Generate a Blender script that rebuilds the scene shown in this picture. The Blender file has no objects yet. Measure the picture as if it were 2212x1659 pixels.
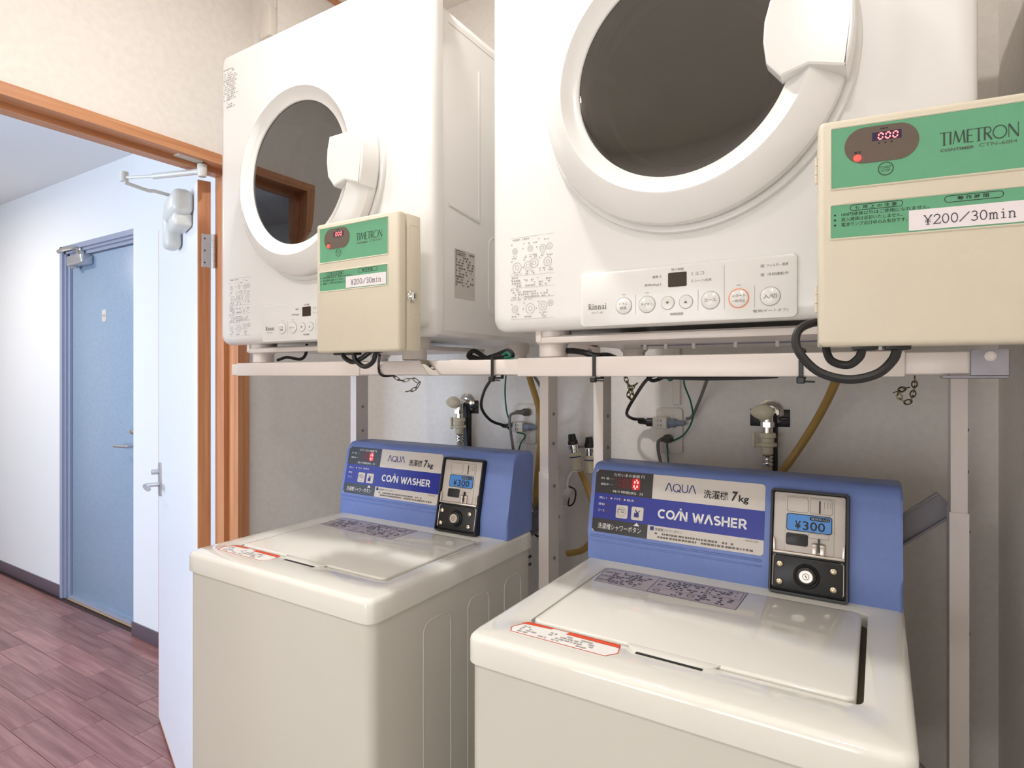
import bpy, bmesh, math, random
from mathutils import Vector, Matrix

# ------------------------------------------------------------------ camera
F_PX, CX, CY = 1278.0, 1106.0, 812.0            # focal length and horizon of the 2212x1659 frame
YAW = math.atan(794 / 1278.0)
H = 1.38                                         # eye height
sc = bpy.context.scene
cam_data = bpy.data.cameras.new('camera')
cam = bpy.data.objects.new('camera', cam_data)
sc.collection.objects.link(cam)
cam_data.sensor_fit = 'HORIZONTAL'
cam_data.sensor_width = 36.0
cam_data.lens = F_PX / 2212 * 36.0
cam_data.shift_y = (CY - 829.5) / 2212
cam_data.clip_start = 0.01
cam.location = (0, 0, H)
cam.rotation_euler = (math.pi / 2, 0, YAW)
sc.camera = cam

# ------------------------------------------------------------------ world, lights, exposure
world = bpy.data.worlds.new('world')
sc.world = world
world.use_nodes = True
world.node_tree.nodes['Background'].inputs[0].default_value = (0.62, 0.78, 1.0, 1)
world.node_tree.nodes['Background'].inputs[1].default_value = 1.0

def area(name, loc, rot, size, energy, color, size_y=None, shape=None):
    d = bpy.data.lights.new(name, 'AREA')
    d.energy = energy
    d.color = color
    d.size = size
    d.shape = shape or ('RECTANGLE' if size_y else 'SQUARE')
    if size_y:
        d.size_y = size_y
    o = bpy.data.objects.new(name, d)
    o.location = loc
    o.rotation_euler = rot
    sc.collection.objects.link(o)
    return o

CEIL = 2.60
LAMP_WARM = (1.0, 0.975, 0.96)
COOL = (0.71, 0.825, 1.0)
SPOT_AND_FILL = ((-0.70, 0.62, 11.5), (-0.08, -0.60, 6.5), (-1.42, -0.60, 9.0))  # main spot over the dryers, then two added front fills behind the camera
for lx, ly, le in SPOT_AND_FILL:
    area('ceiling_spot_and_fill', (lx, ly, CEIL - 0.03), (0, 0, 0), 0.09, le, LAMP_WARM, shape='DISK')
area('added_hall_daylight', (-2.9, -1.745, 1.35), (math.radians(90), 0, 0), 1.7, 122.0, COOL, size_y=1.5)  # cool daylight added outside the unseen hall window
area('rear_fill_light', (-0.72, -1.90, 1.15), (math.radians(90), 0, 0), 1.4, 22.0, (1.0, 0.93, 0.86), size_y=1.0)  # soft frontal fill, added to brighten the wall under the shelf
area('hall_ceiling_light', (-4.6, 0.5, CEIL - 0.07), (0, 0, 0), 0.3, 22.0, (1.0, 0.90, 0.78), shape='DISK')

sc.view_settings.view_transform = 'Standard'
sc.view_settings.look = 'None'
sc.view_settings.gamma = 1.0
sc.view_settings.use_curve_mapping = False
sc.view_settings.exposure = 0.02

# ------------------------------------------------------------------ pixel helpers (a pixel gives a direction, a plane the distance)
_s, _c = math.sin(YAW), math.cos(YAW)
def ray(u, v):
    d = (u - CX) / F_PX
    return Vector((-_s + _c * d, _c + _s * d, -(v - CY) / F_PX))
def PY(u, v, y):
    r = ray(u, v); t = y / r.y
    return Vector((r.x * t, y, r.z * t + H))
def PX(u, v, x):
    r = ray(u, v); t = x / r.x
    return Vector((x, r.y * t, r.z * t + H))
def PZ(u, v, z):
    r = ray(u, v); t = (z - H) / r.z
    return Vector((r.x * t, r.y * t, z))

# ------------------------------------------------------------------ materials
def lin(c):
    return tuple(((x / 255.0) / 12.92 if x <= 10 else ((x / 255.0 + 0.055) / 1.055) ** 2.4) for x in c)

MATS = {}
def mat(name, rgb, rough=0.5, metal=0.0, spec=0.5, noise=0.0, nscale=30.0, bump=0.0, bscale=200.0, emit=None, estr=0.0, coat=0.0, stretch=None):
    if name in MATS:
        return MATS[name]
    m = bpy.data.materials.new(name)
    m.use_nodes = True
    nt = m.node_tree
    b = nt.nodes['Principled BSDF']
    col = lin(rgb) + (1,)
    b.inputs['Base Color'].default_value = col
    b.inputs['Roughness'].default_value = rough
    b.inputs['Metallic'].default_value = metal
    b.inputs['Specular IOR Level'].default_value = spec
    b.inputs['Coat Weight'].default_value = coat
    b.inputs['Coat Roughness'].default_value = 0.05
    if emit:
        b.inputs['Emission Color'].default_value = lin(emit) + (1,)
        b.inputs['Emission Strength'].default_value = estr
    tc = nt.nodes.new('ShaderNodeTexCoord')
    src = tc.outputs['Object']
    if stretch:
        mp = nt.nodes.new('ShaderNodeMapping')
        mp.inputs['Scale'].default_value = stretch
        nt.links.new(src, mp.inputs['Vector'])
        src = mp.outputs['Vector']
    if noise:
        n = nt.nodes.new('ShaderNodeTexNoise')
        n.inputs['Scale'].default_value = nscale
        n.inputs['Detail'].default_value = 4
        nt.links.new(src, n.inputs['Vector'])
        r = nt.nodes.new('ShaderNodeValToRGB')
        lo = tuple(max(0, x * (1 - noise)) for x in col[:3]) + (1,)
        hi = tuple(min(1, x * (1 + noise)) for x in col[:3]) + (1,)
        r.color_ramp.elements[0].color = lo
        r.color_ramp.elements[1].color = hi
        r.color_ramp.elements[0].position = 0.3
        r.color_ramp.elements[1].position = 0.7
        nt.links.new(n.outputs['Fac'], r.inputs['Fac'])
        nt.links.new(r.outputs['Color'], b.inputs['Base Color'])
    if bump:
        n2 = nt.nodes.new('ShaderNodeTexNoise')
        n2.inputs['Scale'].default_value = bscale
        n2.inputs['Detail'].default_value = 3
        nt.links.new(src, n2.inputs['Vector'])
        bp = nt.nodes.new('ShaderNodeBump')
        bp.inputs['Strength'].default_value = bump
        bp.inputs['Distance'].default_value = 0.002
        nt.links.new(n2.outputs['Fac'], bp.inputs['Height'])
        nt.links.new(bp.outputs['Normal'], b.inputs['Normal'])
    MATS[name] = m
    return m

def wood_mat(name, rgb1, rgb2, rough, vec, per_object=0.0, spec=0.5):
    m = bpy.data.materials.new(name)
    m.use_nodes = True
    nt = m.node_tree
    b = nt.nodes['Principled BSDF']
    b.inputs['Roughness'].default_value = rough
    b.inputs['Specular IOR Level'].default_value = spec
    tc = nt.nodes.new('ShaderNodeTexCoord')
    mp = nt.nodes.new('ShaderNodeMapping')
    mp.inputs['Scale'].default_value = vec
    oi = nt.nodes.new('ShaderNodeObjectInfo')
    mul = nt.nodes.new('ShaderNodeMath'); mul.operation = 'MULTIPLY'; mul.inputs[1].default_value = 37.0
    nt.links.new(oi.outputs['Random'], mul.inputs[0])
    comb = nt.nodes.new('ShaderNodeCombineXYZ')
    for i in range(3):
        nt.links.new(mul.outputs[0], comb.inputs[i])
    nt.links.new(comb.outputs[0], mp.inputs['Location'])
    nt.links.new(tc.outputs['Object'], mp.inputs['Vector'])
    n = nt.nodes.new('ShaderNodeTexNoise')
    n.inputs['Scale'].default_value = 1.0
    n.inputs['Detail'].default_value = 6
    n.inputs['Roughness'].default_value = 0.65
    nt.links.new(mp.outputs['Vector'], n.inputs['Vector'])
    r = nt.nodes.new('ShaderNodeValToRGB')
    r.color_ramp.elements[0].color = lin(rgb1) + (1,)
    r.color_ramp.elements[1].color = lin(rgb2) + (1,)
    r.color_ramp.elements[0].position = 0.32
    r.color_ramp.elements[1].position = 0.68
    nt.links.new(n.outputs['Fac'], r.inputs['Fac'])
    out = r.outputs['Color']
    if per_object:
        hsv = nt.nodes.new('ShaderNodeHueSaturation')
        ma = nt.nodes.new('ShaderNodeMapRange')
        ma.inputs['To Min'].default_value = 1 - per_object
        ma.inputs['To Max'].default_value = 1 + per_object
        nt.links.new(oi.outputs['Random'], ma.inputs['Value'])
        nt.links.new(ma.outputs['Result'], hsv.inputs['Value'])
        nt.links.new(out, hsv.inputs['Color'])
        out = hsv.outputs['Color']
    nt.links.new(out, b.inputs['Base Color'])
    MATS[name] = m
    return m

def glass_mat(name, tint, refl_rough=0.02, ior=2.7):
    m = bpy.data.materials.new(name)
    m.use_nodes = True
    nt = m.node_tree
    for n in list(nt.nodes):
        nt.nodes.remove(n)
    o = nt.nodes.new('ShaderNodeOutputMaterial')
    tr = nt.nodes.new('ShaderNodeBsdfTransparent')
    tr.inputs[0].default_value = lin(tint) + (1,)
    gl = nt.nodes.new('ShaderNodeBsdfGlossy')
    gl.inputs['Roughness'].default_value = refl_rough
    fr = nt.nodes.new('ShaderNodeFresnel')
    fr.inputs[0].default_value = ior
    mx = nt.nodes.new('ShaderNodeMixShader')
    nt.links.new(fr.outputs[0], mx.inputs[0])
    nt.links.new(tr.outputs[0], mx.inputs[1])
    nt.links.new(gl.outputs[0], mx.inputs[2])
    nt.links.new(mx.outputs[0], o.inputs[0])
    MATS[name] = m
    return m

M_WALL = mat('cream_wallpaper', (238, 232, 225), 0.85, noise=0.03, nscale=60, bump=0.35, bscale=220, spec=0.2)
M_CEIL = mat('cream_ceiling_paper', (240, 233, 222), 0.9, bump=0.3, bscale=200, spec=0.2)
M_HALLWALL = mat('white_hall_wallpaper', (238, 238, 237), 0.8, bump=0.2, bscale=220, spec=0.2)
M_DRYER = mat('white_enamel', (230, 228, 225), 0.28, noise=0.008, nscale=5, coat=0.15)
M_DRYERSIDE = mat('white_enamel_steel', (226, 223, 219), 0.22, noise=0.008, nscale=5, coat=0.2)
M_DOORRING = mat('white_gloss_plastic', (231, 229, 226), 0.22, coat=0.15, noise=0.006, nscale=8)
M_IVORY = mat('ivory_enamel', (213, 210, 201), 0.28, noise=0.01, nscale=5, coat=0.15)
M_IVORYTOP = mat('ivory_gloss_plastic', (229, 227, 219), 0.08, noise=0.01, nscale=5, coat=0.3)
M_GREYLINE = mat('groove_grey', (150, 142, 130), 0.6, noise=0.02)
M_PRINT = mat('grey_print_ink', (118, 112, 106), 0.7, noise=0.02)
M_PRINTLIGHT = mat('light_grey_print_ink', (172, 166, 160), 0.7, noise=0.02)
M_BLACKINK = mat('black_print_ink', (28, 27, 30), 0.6, noise=0.02)
M_DISPLAY = mat('dark_display_window', (62, 52, 44), 0.12, noise=0.02)
M_ORANGEINK = mat('orange_print_ink', (240, 150, 110), 0.6, noise=0.02)
M_BLUE = mat('blue_plastic', (114, 136, 198), 0.42, noise=0.03, nscale=120, bump=0.06, bscale=600)
M_STWHITE = mat('label_pale_grey', (216, 208, 200), 0.4, noise=0.01)
M_STBLUE = mat('label_royal_blue', (22, 38, 150), 0.35, noise=0.02)
M_STBLACK = mat('label_black', (38, 34, 36), 0.3, noise=0.02)
M_WHITEINK = mat('white_print_ink', (238, 236, 232), 0.5, noise=0.01)
M_NAVY = mat('navy_print_ink', (30, 48, 128), 0.5, noise=0.02)
M_LED = mat('red_led_segment', (120, 0, 0), 0.4, emit=(255, 104, 100), estr=5.0)
M_LEDOFF = mat('dark_red_led_segment', (96, 14, 16), 0.4, emit=(160, 10, 10), estr=0.12)
M_LEDGLOW = mat('red_led_halo', (140, 8, 14), 0.3, emit=(255, 10, 20), estr=0.35)
M_BLACK = mat('black_plastic', (20, 20, 21), 0.38, noise=0.05)
M_BLACKSOFT = mat('black_rubber', (24, 24, 26), 0.45, noise=0.05)
M_STEEL = mat('brushed_steel_plate', (205, 196, 186), 0.32, metal=0.75, noise=0.03, nscale=200)
M_SILVER = mat('silver_grey_plastic', (205, 196, 188), 0.4, noise=0.02)
M_CHROME = mat('chrome', (222, 220, 216), 0.08, metal=1.0, noise=0.01)
M_BRASSY = mat('nickel_screw', (210, 196, 168), 0.25, metal=0.9, noise=0.02)
M_PRICEBLUE = mat('price_sticker_blue', (74, 140, 214), 0.4, noise=0.02)
M_BEIGE = mat('beige_painted_steel', (212, 203, 183), 0.42, noise=0.015, nscale=20, bump=0.05, bscale=500)
M_GREEN = mat('green_label', (98, 164, 126), 0.5, noise=0.02, nscale=60)
M_OVAL = mat('taupe_display_window', (98, 84, 74), 0.3, noise=0.02)
M_LEDBACK = mat('violet_led_backing', (40, 12, 60), 0.3, noise=0.02)
M_GREENINK = mat('dark_green_ink', (52, 72, 60), 0.6, noise=0.02)
M_OLIVEINK = mat('olive_grey_ink', (84, 94, 82), 0.6, noise=0.02)
M_PAPER = mat('white_paper_strip', (232, 224, 226), 0.7, noise=0.01)
M_TYPE = mat('typewriter_ink', (76, 70, 78), 0.7, noise=0.02)
M_RAIL = mat('white_powder_coated_steel', (226, 216, 210), 0.35, noise=0.01, coat=0.1)
M_RAILDARK = mat('grey_powder_coated_steel', (150, 146, 150), 0.45, noise=0.02)
M_GALV = mat('galvanised_steel', (150, 148, 156), 0.28, metal=0.85, noise=0.05, nscale=60)
M_WOOD = wood_mat('orange_brown_door_wood', (180, 116, 76), (210, 152, 108), 0.38, (60, 60, 2.0))
M_WOODH = wood_mat('orange_brown_head_wood', (182, 118, 78), (214, 156, 112), 0.38, (60, 2.0, 60))
M_PLANK = wood_mat('dark_red_floor_plank', (124, 80, 77), (174, 126, 120), 0.30, (2.2, 40, 40), per_object=0.16)
M_GAP = mat('dark_floor_gap', (70, 48, 46), 0.6, noise=0.02)
M_BASE = mat('taupe_vinyl_baseboard', (98, 84, 92), 0.45, noise=0.03)
M_LEAF = mat('white_door_laminate', (238, 238, 240), 0.35, noise=0.01)
M_HDOOR = mat('mottled_blue_grey_steel', (150, 170, 190), 0.35, noise=0.09, nscale=110, bump=0.1, bscale=110)
M_HFRAME = mat('grey_blue_painted_frame', (158, 164, 182), 0.35, noise=0.02)
M_ALU = mat('aluminium', (206, 206, 210), 0.3, metal=0.8, noise=0.02)
M_CREAM = mat('cream_plastic', (226, 216, 190), 0.4, noise=0.02)
M_CLOSER = mat('pale_grey_painted_casting', (216, 214, 206), 0.35, noise=0.02)
M_TANHOSE = mat('tan_rubber_hose', (176, 140, 76), 0.4, noise=0.06, nscale=40)
M_GREYHOSE = mat('grey_ribbed_hose', (186, 178, 164), 0.45, noise=0.03)
M_GREYCORD = mat('grey_cord', (128, 124, 122), 0.5, noise=0.03)
M_DARKGREY = mat('dark_grey_plug', (98, 92, 86), 0.5, noise=0.03)
M_BLUEGREY = mat('blue_grey_plug', (134, 146, 166), 0.5, noise=0.03)
M_GREENWIRE = mat('green_wire', (32, 110, 84), 0.45, noise=0.04)
M_CHAIN = mat('aged_brass_chain', (120, 108, 78), 0.35, metal=0.8, noise=0.1, nscale=90)
M_OUTLET = mat('outlet_white_plastic', (230, 222, 212), 0.4, noise=0.01)
M_LABELGREY = mat('silver_grey_label', (198, 192, 184), 0.4, noise=0.02)
M_NOTICE = mat('notice_label_mauve', (196, 186, 190), 0.35, noise=0.02)
M_NOTICEINK = mat('notice_ink_slate', (92, 92, 112), 0.6, noise=0.02)
M_RED = mat('red_orange_ink', (226, 84, 54), 0.5, noise=0.02)
M_TUB = mat('shaded_tub_gap', (96, 86, 66), 0.6, noise=0.03)
M_DRUM = mat('steel_drum', (150, 142, 136), 0.35, metal=0.6, noise=0.05, nscale=20)
M_LAMP = mat('lamp_diffuser', (255, 246, 230), 0.5, emit=(255, 236, 206), estr=6.0)
M_SKYPANE = mat('window_frame_dark', (60, 66, 78), 0.4, noise=0.02)
M_GLASS = glass_mat('smoked_door_glass', (96, 86, 80), ior=2.55)
M_BOWL = glass_mat('inner_bowl_glass', (225, 220, 215), 0.02, 1.6)
M_CLEAR = glass_mat('clear_window_glass', (246, 249, 252), 0.01, 1.45)

# ------------------------------------------------------------------ mesh building
class MB:
    def __init__(self):
        self.v, self.f = [], []
    def add(self, vs, fs):
        o = len(self.v)
        self.v += [tuple(p) for p in vs]
        self.f += [tuple(i + o for i in q) for q in fs]
        return self
    def box(self, x0, x1, y0, y1, z0, z1):
        vs = [(x, y, z) for z in (z0, z1) for y in (y0, y1) for x in (x0, x1)]
        return self.add(vs, [(0, 2, 3, 1), (4, 5, 7, 6), (0, 1, 5, 4), (2, 6, 7, 3), (0, 4, 6, 2), (1, 3, 7, 5)])
    def rbox(self, x0, x1, y0, y1, z0, z1, r=0.003, seg=2, mtx=None):
        bm = bmesh.new()
        t = MB().box(x0, x1, y0, y1, z0, z1)
        vs = [bm.verts.new(p) for p in t.v]
        for q in t.f:
            bm.faces.new([vs[i] for i in q])
        bmesh.ops.bevel(bm, geom=list(bm.edges), offset=r, segments=seg, profile=0.5, affect='EDGES')
        return self.addbm(bm, mtx)
    def addbm(self, bm, mtx=None):
        bm.verts.index_update()
        vs = [(mtx @ v.co if mtx else v.co.copy()) for v in bm.verts]
        fs = [[v.index for v in f.verts] for f in bm.faces]
        bm.free()
        return self.add(vs, fs)
    def prism(self, pts, axis, a, b):
        """closed 2D outline pushed along an axis: 0 -> pts are (y,z); 1 -> (x,z); 2 -> (x,y)"""
        n = len(pts)
        def mk(p, t):
            return (t, p[0], p[1]) if axis == 0 else (p[0], t, p[1]) if axis == 1 else (p[0], p[1], t)
        vs = [mk(p, a) for p in pts] + [mk(p, b) for p in pts]
        fs = [(i, (i + 1) % n, n + (i + 1) % n, n + i) for i in range(n)]
        fs += [tuple(range(n))[::-1], tuple(range(n, 2 * n))]
        return self.add(vs, fs)
    def loops(self, ls, closed=True, cap0=False, cap1=False):
        n = len(ls[0])
        vs = [p for l in ls for p in l]
        fs = []
        for k in range(len(ls) - 1):
            for i in range(n if closed else n - 1):
                j = (i + 1) % n
                fs.append((k * n + i, k * n + j, (k + 1) * n + j, (k + 1) * n + i))
        if cap0:
            fs.append(tuple(range(n))[::-1])
        if cap1:
            fs.append(tuple(range((len(ls) - 1) * n, len(ls) * n)))
        return self.add(vs, fs)
    def tube(self, pts, r, seg=8, smooth=5, cap=True, closed=False):
        pts = [Vector(p) for p in pts]
        if smooth and len(pts) > 2:
            pts = catmull(pts, smooth, closed)
        n = len(pts)
        rings = []
        up = Vector((0, 0, 1))
        prev = None
        for i in range(n):
            if closed:
                t = pts[(i + 1) % n] - pts[i - 1]
            else:
                t = pts[min(i + 1, n - 1)] - pts[max(i - 1, 0)]
            t = t.normalized() if t.length > 1e-9 else up
            if prev is None:
                a = t.cross(up) if abs(t.dot(up)) < 0.95 else t.cross(Vector((1, 0, 0)))
            else:
                a = prev - t * prev.dot(t)
                if a.length < 1e-6:
                    a = t.cross(up)
            a.normalize()
            b = t.cross(a)
            prev = a
            rr = r[i * len(r) // n] if isinstance(r, (list, tuple)) else r
            rings.append([pts[i] + (a * math.cos(2 * math.pi * k / seg) + b * math.sin(2 * math.pi * k / seg)) * rr for k in range(seg)])
        if closed:
            rings.append(rings[0])
        return self.loops(rings, True, cap and not closed, cap and not closed)
    def lathe(self, prof, o=(0, 0, 0), axis=(0, -1, 0), seg=48, cap0=False, cap1=False):
        """profile of (radius, distance along axis)"""
        ax = Vector(axis).normalized()
        a = ax.cross(Vector((0, 0, 1))) if abs(ax.z) < 0.9 else Vector((1, 0, 0))
        a.normalize()
        b = ax.cross(a)
        o = Vector(o)
        ls = [[o + ax * h + (a * math.cos(2 * math.pi * k / seg) + b * math.sin(2 * math.pi * k / seg)) * r for k in range(seg)] for r, h in prof]
        return self.loops(ls, True, cap0, cap1)
    def flat(self, fr, shape, off=0.0004):
        """2D shape (verts, faces) laid on a frame (origin, ex, ey, normal)"""
        o, ex, ey, n = fr
        vs, fs = shape
        return self.add([o + ex * p[0] + ey * p[1] + n * off for p in vs], fs)
    def slab(self, fr, pts, h0, h1, inset=0.0, ins_h=0.0):
        """outline raised off a frame from h0 to h1, with a small chamfer"""
        o, ex, ey, n = fr
        lp = lambda q, h: [o + ex * p[0] + ey * p[1] + n * h for p in q]
        ls = [lp(pts, h0)]
        if inset:
            ls.append(lp(pts, h1 - (ins_h or inset)))
            ls.append(lp(shrink(pts, inset * 0.3), h1 - (ins_h or inset) * 0.3))
            ls.append(lp(shrink(pts, inset), h1))
        else:
            ls.append(lp(pts, h1))
        return self.loops(ls, True, True, True)

def catmull(p, n, closed=False):
    out = []
    m = len(p)
    rng = m if closed else m - 1
    for i in range(rng):
        p0 = p[i - 1] if (closed or i > 0) else p[i] * 2 - p[i + 1]
        p1 = p[i]
        p2 = p[(i + 1) % m]
        p3 = p[(i + 2) % m] if (closed or i + 2 < m) else p2 * 2 - p1
        for k in range(n):
            t = k / n
            out.append(0.5 * (2 * p1 + (p2 - p0) * t + (2 * p0 - 5 * p1 + 4 * p2 - p3) * t * t + (3 * p1 - p0 - 3 * p2 + p3) * t ** 3))
    if not closed:
        out.append(p[-1])
    return out

def shrink(pts, d):
    n = len(pts)
    area2 = sum(pts[i][0] * pts[(i + 1) % n][1] - pts[(i + 1) % n][0] * pts[i][1] for i in range(n))
    sg = 1 if area2 > 0 else -1
    out = []
    for i in range(n):
        a, b, c = Vector(pts[i - 1]).to_2d(), Vector(pts[i]).to_2d(), Vector(pts[(i + 1) % n]).to_2d()
        e1, e2 = (b - a), (c - b)
        if e1.length < 1e-9: e1 = e2
        if e2.length < 1e-9: e2 = e1
        e1.normalize(); e2.normalize()
        n1, n2 = Vector((-e1.y, e1.x)) * sg, Vector((-e2.y, e2.x)) * sg
        k = n1 + n2
        q = max(0.4, 1 + n1.dot(n2))
        p = b + k * (d / q)
        out.append((p.x, p.y))
    return out

def rrect(x0, x1, y0, y1, r=0.0, n=5):
    if r <= 0:
        return [(x0, y0), (x1, y0), (x1, y1), (x0, y1)]
    out = []
    for cx, cy, a0 in ((x1 - r, y0 + r, -90), (x1 - r, y1 - r, 0), (x0 + r, y1 - r, 90), (x0 + r, y0 + r, 180)):
        for k in range(n + 1):
            a = math.radians(a0 + 90 * k / n)
            out.append((cx + r * math.cos(a), cy + r * math.sin(a)))
    return out
def face(pts):
    return (pts, [tuple(range(len(pts)))])
def disc(cx, cy, r, n=24):
    return face([(cx + r * math.cos(2 * math.pi * k / n), cy + r * math.sin(2 * math.pi * k / n)) for k in range(n)])
def outline(pts, w):
    q = shrink(pts, w)
    n = len(pts)
    return (list(pts) + q, [(i, (i + 1) % n, n + (i + 1) % n, n + i) for i in range(n)])
def circ(cx, cy, r, n=28):
    return [(cx + r * math.cos(2 * math.pi * k / n), cy + r * math.sin(2 * math.pi * k / n)) for k in range(n)]
def merge(*shapes):
    V, Fc = [], []
    for vs, fs in shapes:
        o = len(V)
        V += list(vs)
        Fc += [tuple(i + o for i in q) for q in fs]
    return (V, Fc)
def stroke(pts, w):
    """flat ribbon along a 2D polyline with mitred joints"""
    P = [Vector(p).to_2d() for p in pts]
    L, R = [], []
    n = len(P)
    for i in range(n):
        a = (P[i] - P[i - 1]).normalized() if i > 0 else (P[1] - P[0]).normalized()
        b = (P[i + 1] - P[i]).normalized() if i < n - 1 else a
        n1, n2 = Vector((-a.y, a.x)), Vector((-b.y, b.x))
        k = (n1 + n2)
        q = max(0.35, 1 + n1.dot(n2))
        k = k * (w / 2 / q)
        L.append(tuple(P[i] + k)); R.append(tuple(P[i] - k))
    return (L + R, [(i, n + i, n + i + 1, i + 1) for i in range(n - 1)])
def arc(cx, cy, rx, ry, a0, a1, n=12):
    return [(cx + rx * math.cos(math.radians(a0 + (a1 - a0) * k / n)), cy + ry * math.sin(math.radians(a0 + (a1 - a0) * k / n))) for k in range(n + 1)]
def place(shape, x0, x1, y0, y1):
    """stretch a 2D shape into a rectangle"""
    vs, fs = shape
    if not vs:
        return shape
    a0, a1 = min(p[0] for p in vs), max(p[0] for p in vs)
    b0, b1 = min(p[1] for p in vs), max(p[1] for p in vs)
    sx, sy = (x1 - x0) / max(a1 - a0, 1e-9), (y1 - y0) / max(b1 - b0, 1e-9)
    return ([(x0 + (p[0] - a0) * sx, y0 + (p[1] - b0) * sy) for p in vs], fs)

_TX = {}
def text(s, offset=0.0, shear=0.0):
    key = (s, offset, shear)
    if key in _TX:
        return _TX[key]
    cu = bpy.data.curves.new('lettering', 'FONT')
    cu.body = s
    cu.resolution_u = 2
    cu.offset = offset
    cu.shear = shear
    ob = bpy.data.objects.new('lettering', cu)
    sc.collection.objects.link(ob)
    dg = bpy.context.evaluated_depsgraph_get()
    me = ob.evaluated_get(dg).to_mesh()
    r = ([(v.co.x, v.co.y) for v in me.vertices], [tuple(p.vertices) for p in me.polygons])
    bpy.data.objects.remove(ob)
    bpy.data.curves.remove(cu)
    _TX[key] = r
    return r
def tfit(s, x0, x1, y0, y1, offset=0.0, shear=0.0):
    return place(text(s, offset, shear), x0, x1, y0, y1)
def greek(x0, x1, y0, y1, rows, seed=0, fill=0.62, lo=0.25, hi=1.6):
    """rows of tiny dashes: print too small to read"""
    rnd = random.Random(seed)
    sh = []
    rh = (y1 - y0) / rows
    for r in range(rows):
        y = y1 - rh * (r + 0.5)
        x = x0
        end = x0 + (x1 - x0) * rnd.uniform(0.72, 1.0)
        while x < end:
            w = rh * rnd.uniform(lo, hi)
            if rnd.random() < fill:
                sh.append(face([(x, y - rh * 0.28), (min(x + w, x1), y - rh * 0.28), (min(x + w, x1), y + rh * 0.28), (x, y + rh * 0.28)]))
            x += w + rh * rnd.uniform(0.15, 0.45)
    return merge(*sh) if sh else ([], [])

# ------------------------------------------------------------------ objects
COL = sc.collection
def finish(name, mb, material, parent=None, loc=None, sharp=35, smooth=True):
    me = bpy.data.meshes.new(name)
    L = Vector(loc) if loc is not None else Vector((0, 0, 0))
    me.from_pydata([tuple(Vector(p) - L) for p in mb.v], [], mb.f)
    bm = bmesh.new(); bm.from_mesh(me)
    bmesh.ops.recalc_face_normals(bm, faces=bm.faces)
    bm.to_mesh(me); bm.free()
    if smooth:
        for p in me.polygons:
            p.use_smooth = True
        me.set_sharp_from_angle(angle=math.radians(sharp))
    me.materials.append(material)
    o = bpy.data.objects.new(name, me)
    COL.objects.link(o)
    o.location = L
    if parent is not None:
        o.parent = parent
    return o
def printed(name, fr, shape, material, parent, off=0.0004):
    me = bpy.data.meshes.new(name)
    mb = MB().flat(fr, shape, off)
    me.from_pydata([tuple(p) for p in mb.v], [], mb.f)
    me.materials.append(material)
    o = bpy.data.objects.new(name, me)
    COL.objects.link(o)
    o.parent = parent
    if name in SMALL_PRINT:
        o['kind'] = 'stuff'
    return o
SMALL_PRINT = ('panel_lettering', 'button_lettering', 'panel_line', 'instruction_print', 'caution_print', 'notice_print', 'rating_print', 'note_lettering', 'label_lettering', 'plate_line')
def tag(o, label=None, cat=None, group=None, kind=None):
    if label: o['label'] = label
    if cat: o['category'] = cat
    if group: o['group'] = group
    if kind: o['kind'] = kind
    return o
def thing(name, loc, label, cat, group=None, rz=0.0):
    o = bpy.data.objects.new(name, None)
    o.empty_display_size = 0.05
    COL.objects.link(o)
    o.location = loc
    o.rotation_euler = (0, 0, rz)
    return tag(o, label, cat, group)
def low(mb):
    """origin for a one-mesh thing: the middle of its footprint, at its lowest point"""
    xs = [p[0] for p in mb.v]; ys = [p[1] for p in mb.v]; zs = [p[2] for p in mb.v]
    return ((min(xs) + max(xs)) / 2, (min(ys) + max(ys)) / 2, min(zs))
def one(name, mb, material, label, cat, group=None, sharp=35):
    o = finish(name, mb, material, None, low(mb), sharp)
    return tag(o, label, cat, group)
def struct(name, mb, material, sharp=35, label=None):
    o = finish(name, mb, material, None, low(mb), sharp)
    o['kind'] = 'structure'
    if label: o['label'] = label
    return o
class Part:
    """adds parts authored in world coordinates to a thing that stands at loc"""
    def __init__(self, root): self.root, self.L = root, Vector(root.location)
    def __call__(self, name, mb, material, sharp=35):
        mb.v = [tuple(Vector(p) - self.L) for p in mb.v]
        return finish(name, mb, material, self.root, None, sharp)
def copy_tree(o, parent=None):
    c = o.copy(); COL.objects.link(c); c.parent = parent
    for ch in [x for x in o.children]:
        copy_tree(ch, c)
    return c
X, Y, Z = Vector((1, 0, 0)), Vector((0, 1, 0)), Vector((0, 0, 1))

# ================================================================== THE SETTING
YB = 1.56            # rear wall of the laundry
XW, XWH = -1.63, -1.69   # wall with the doorway: laundry face, hall face
XA = -1.505          # alcove side wall, stepped in
XR = 0.2075          # right wall
YSTEP = 1.12
YF = -1.75           # wall behind the camera
HX0, HYB, HYF = -6.2, 1.65, -1.62

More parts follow.
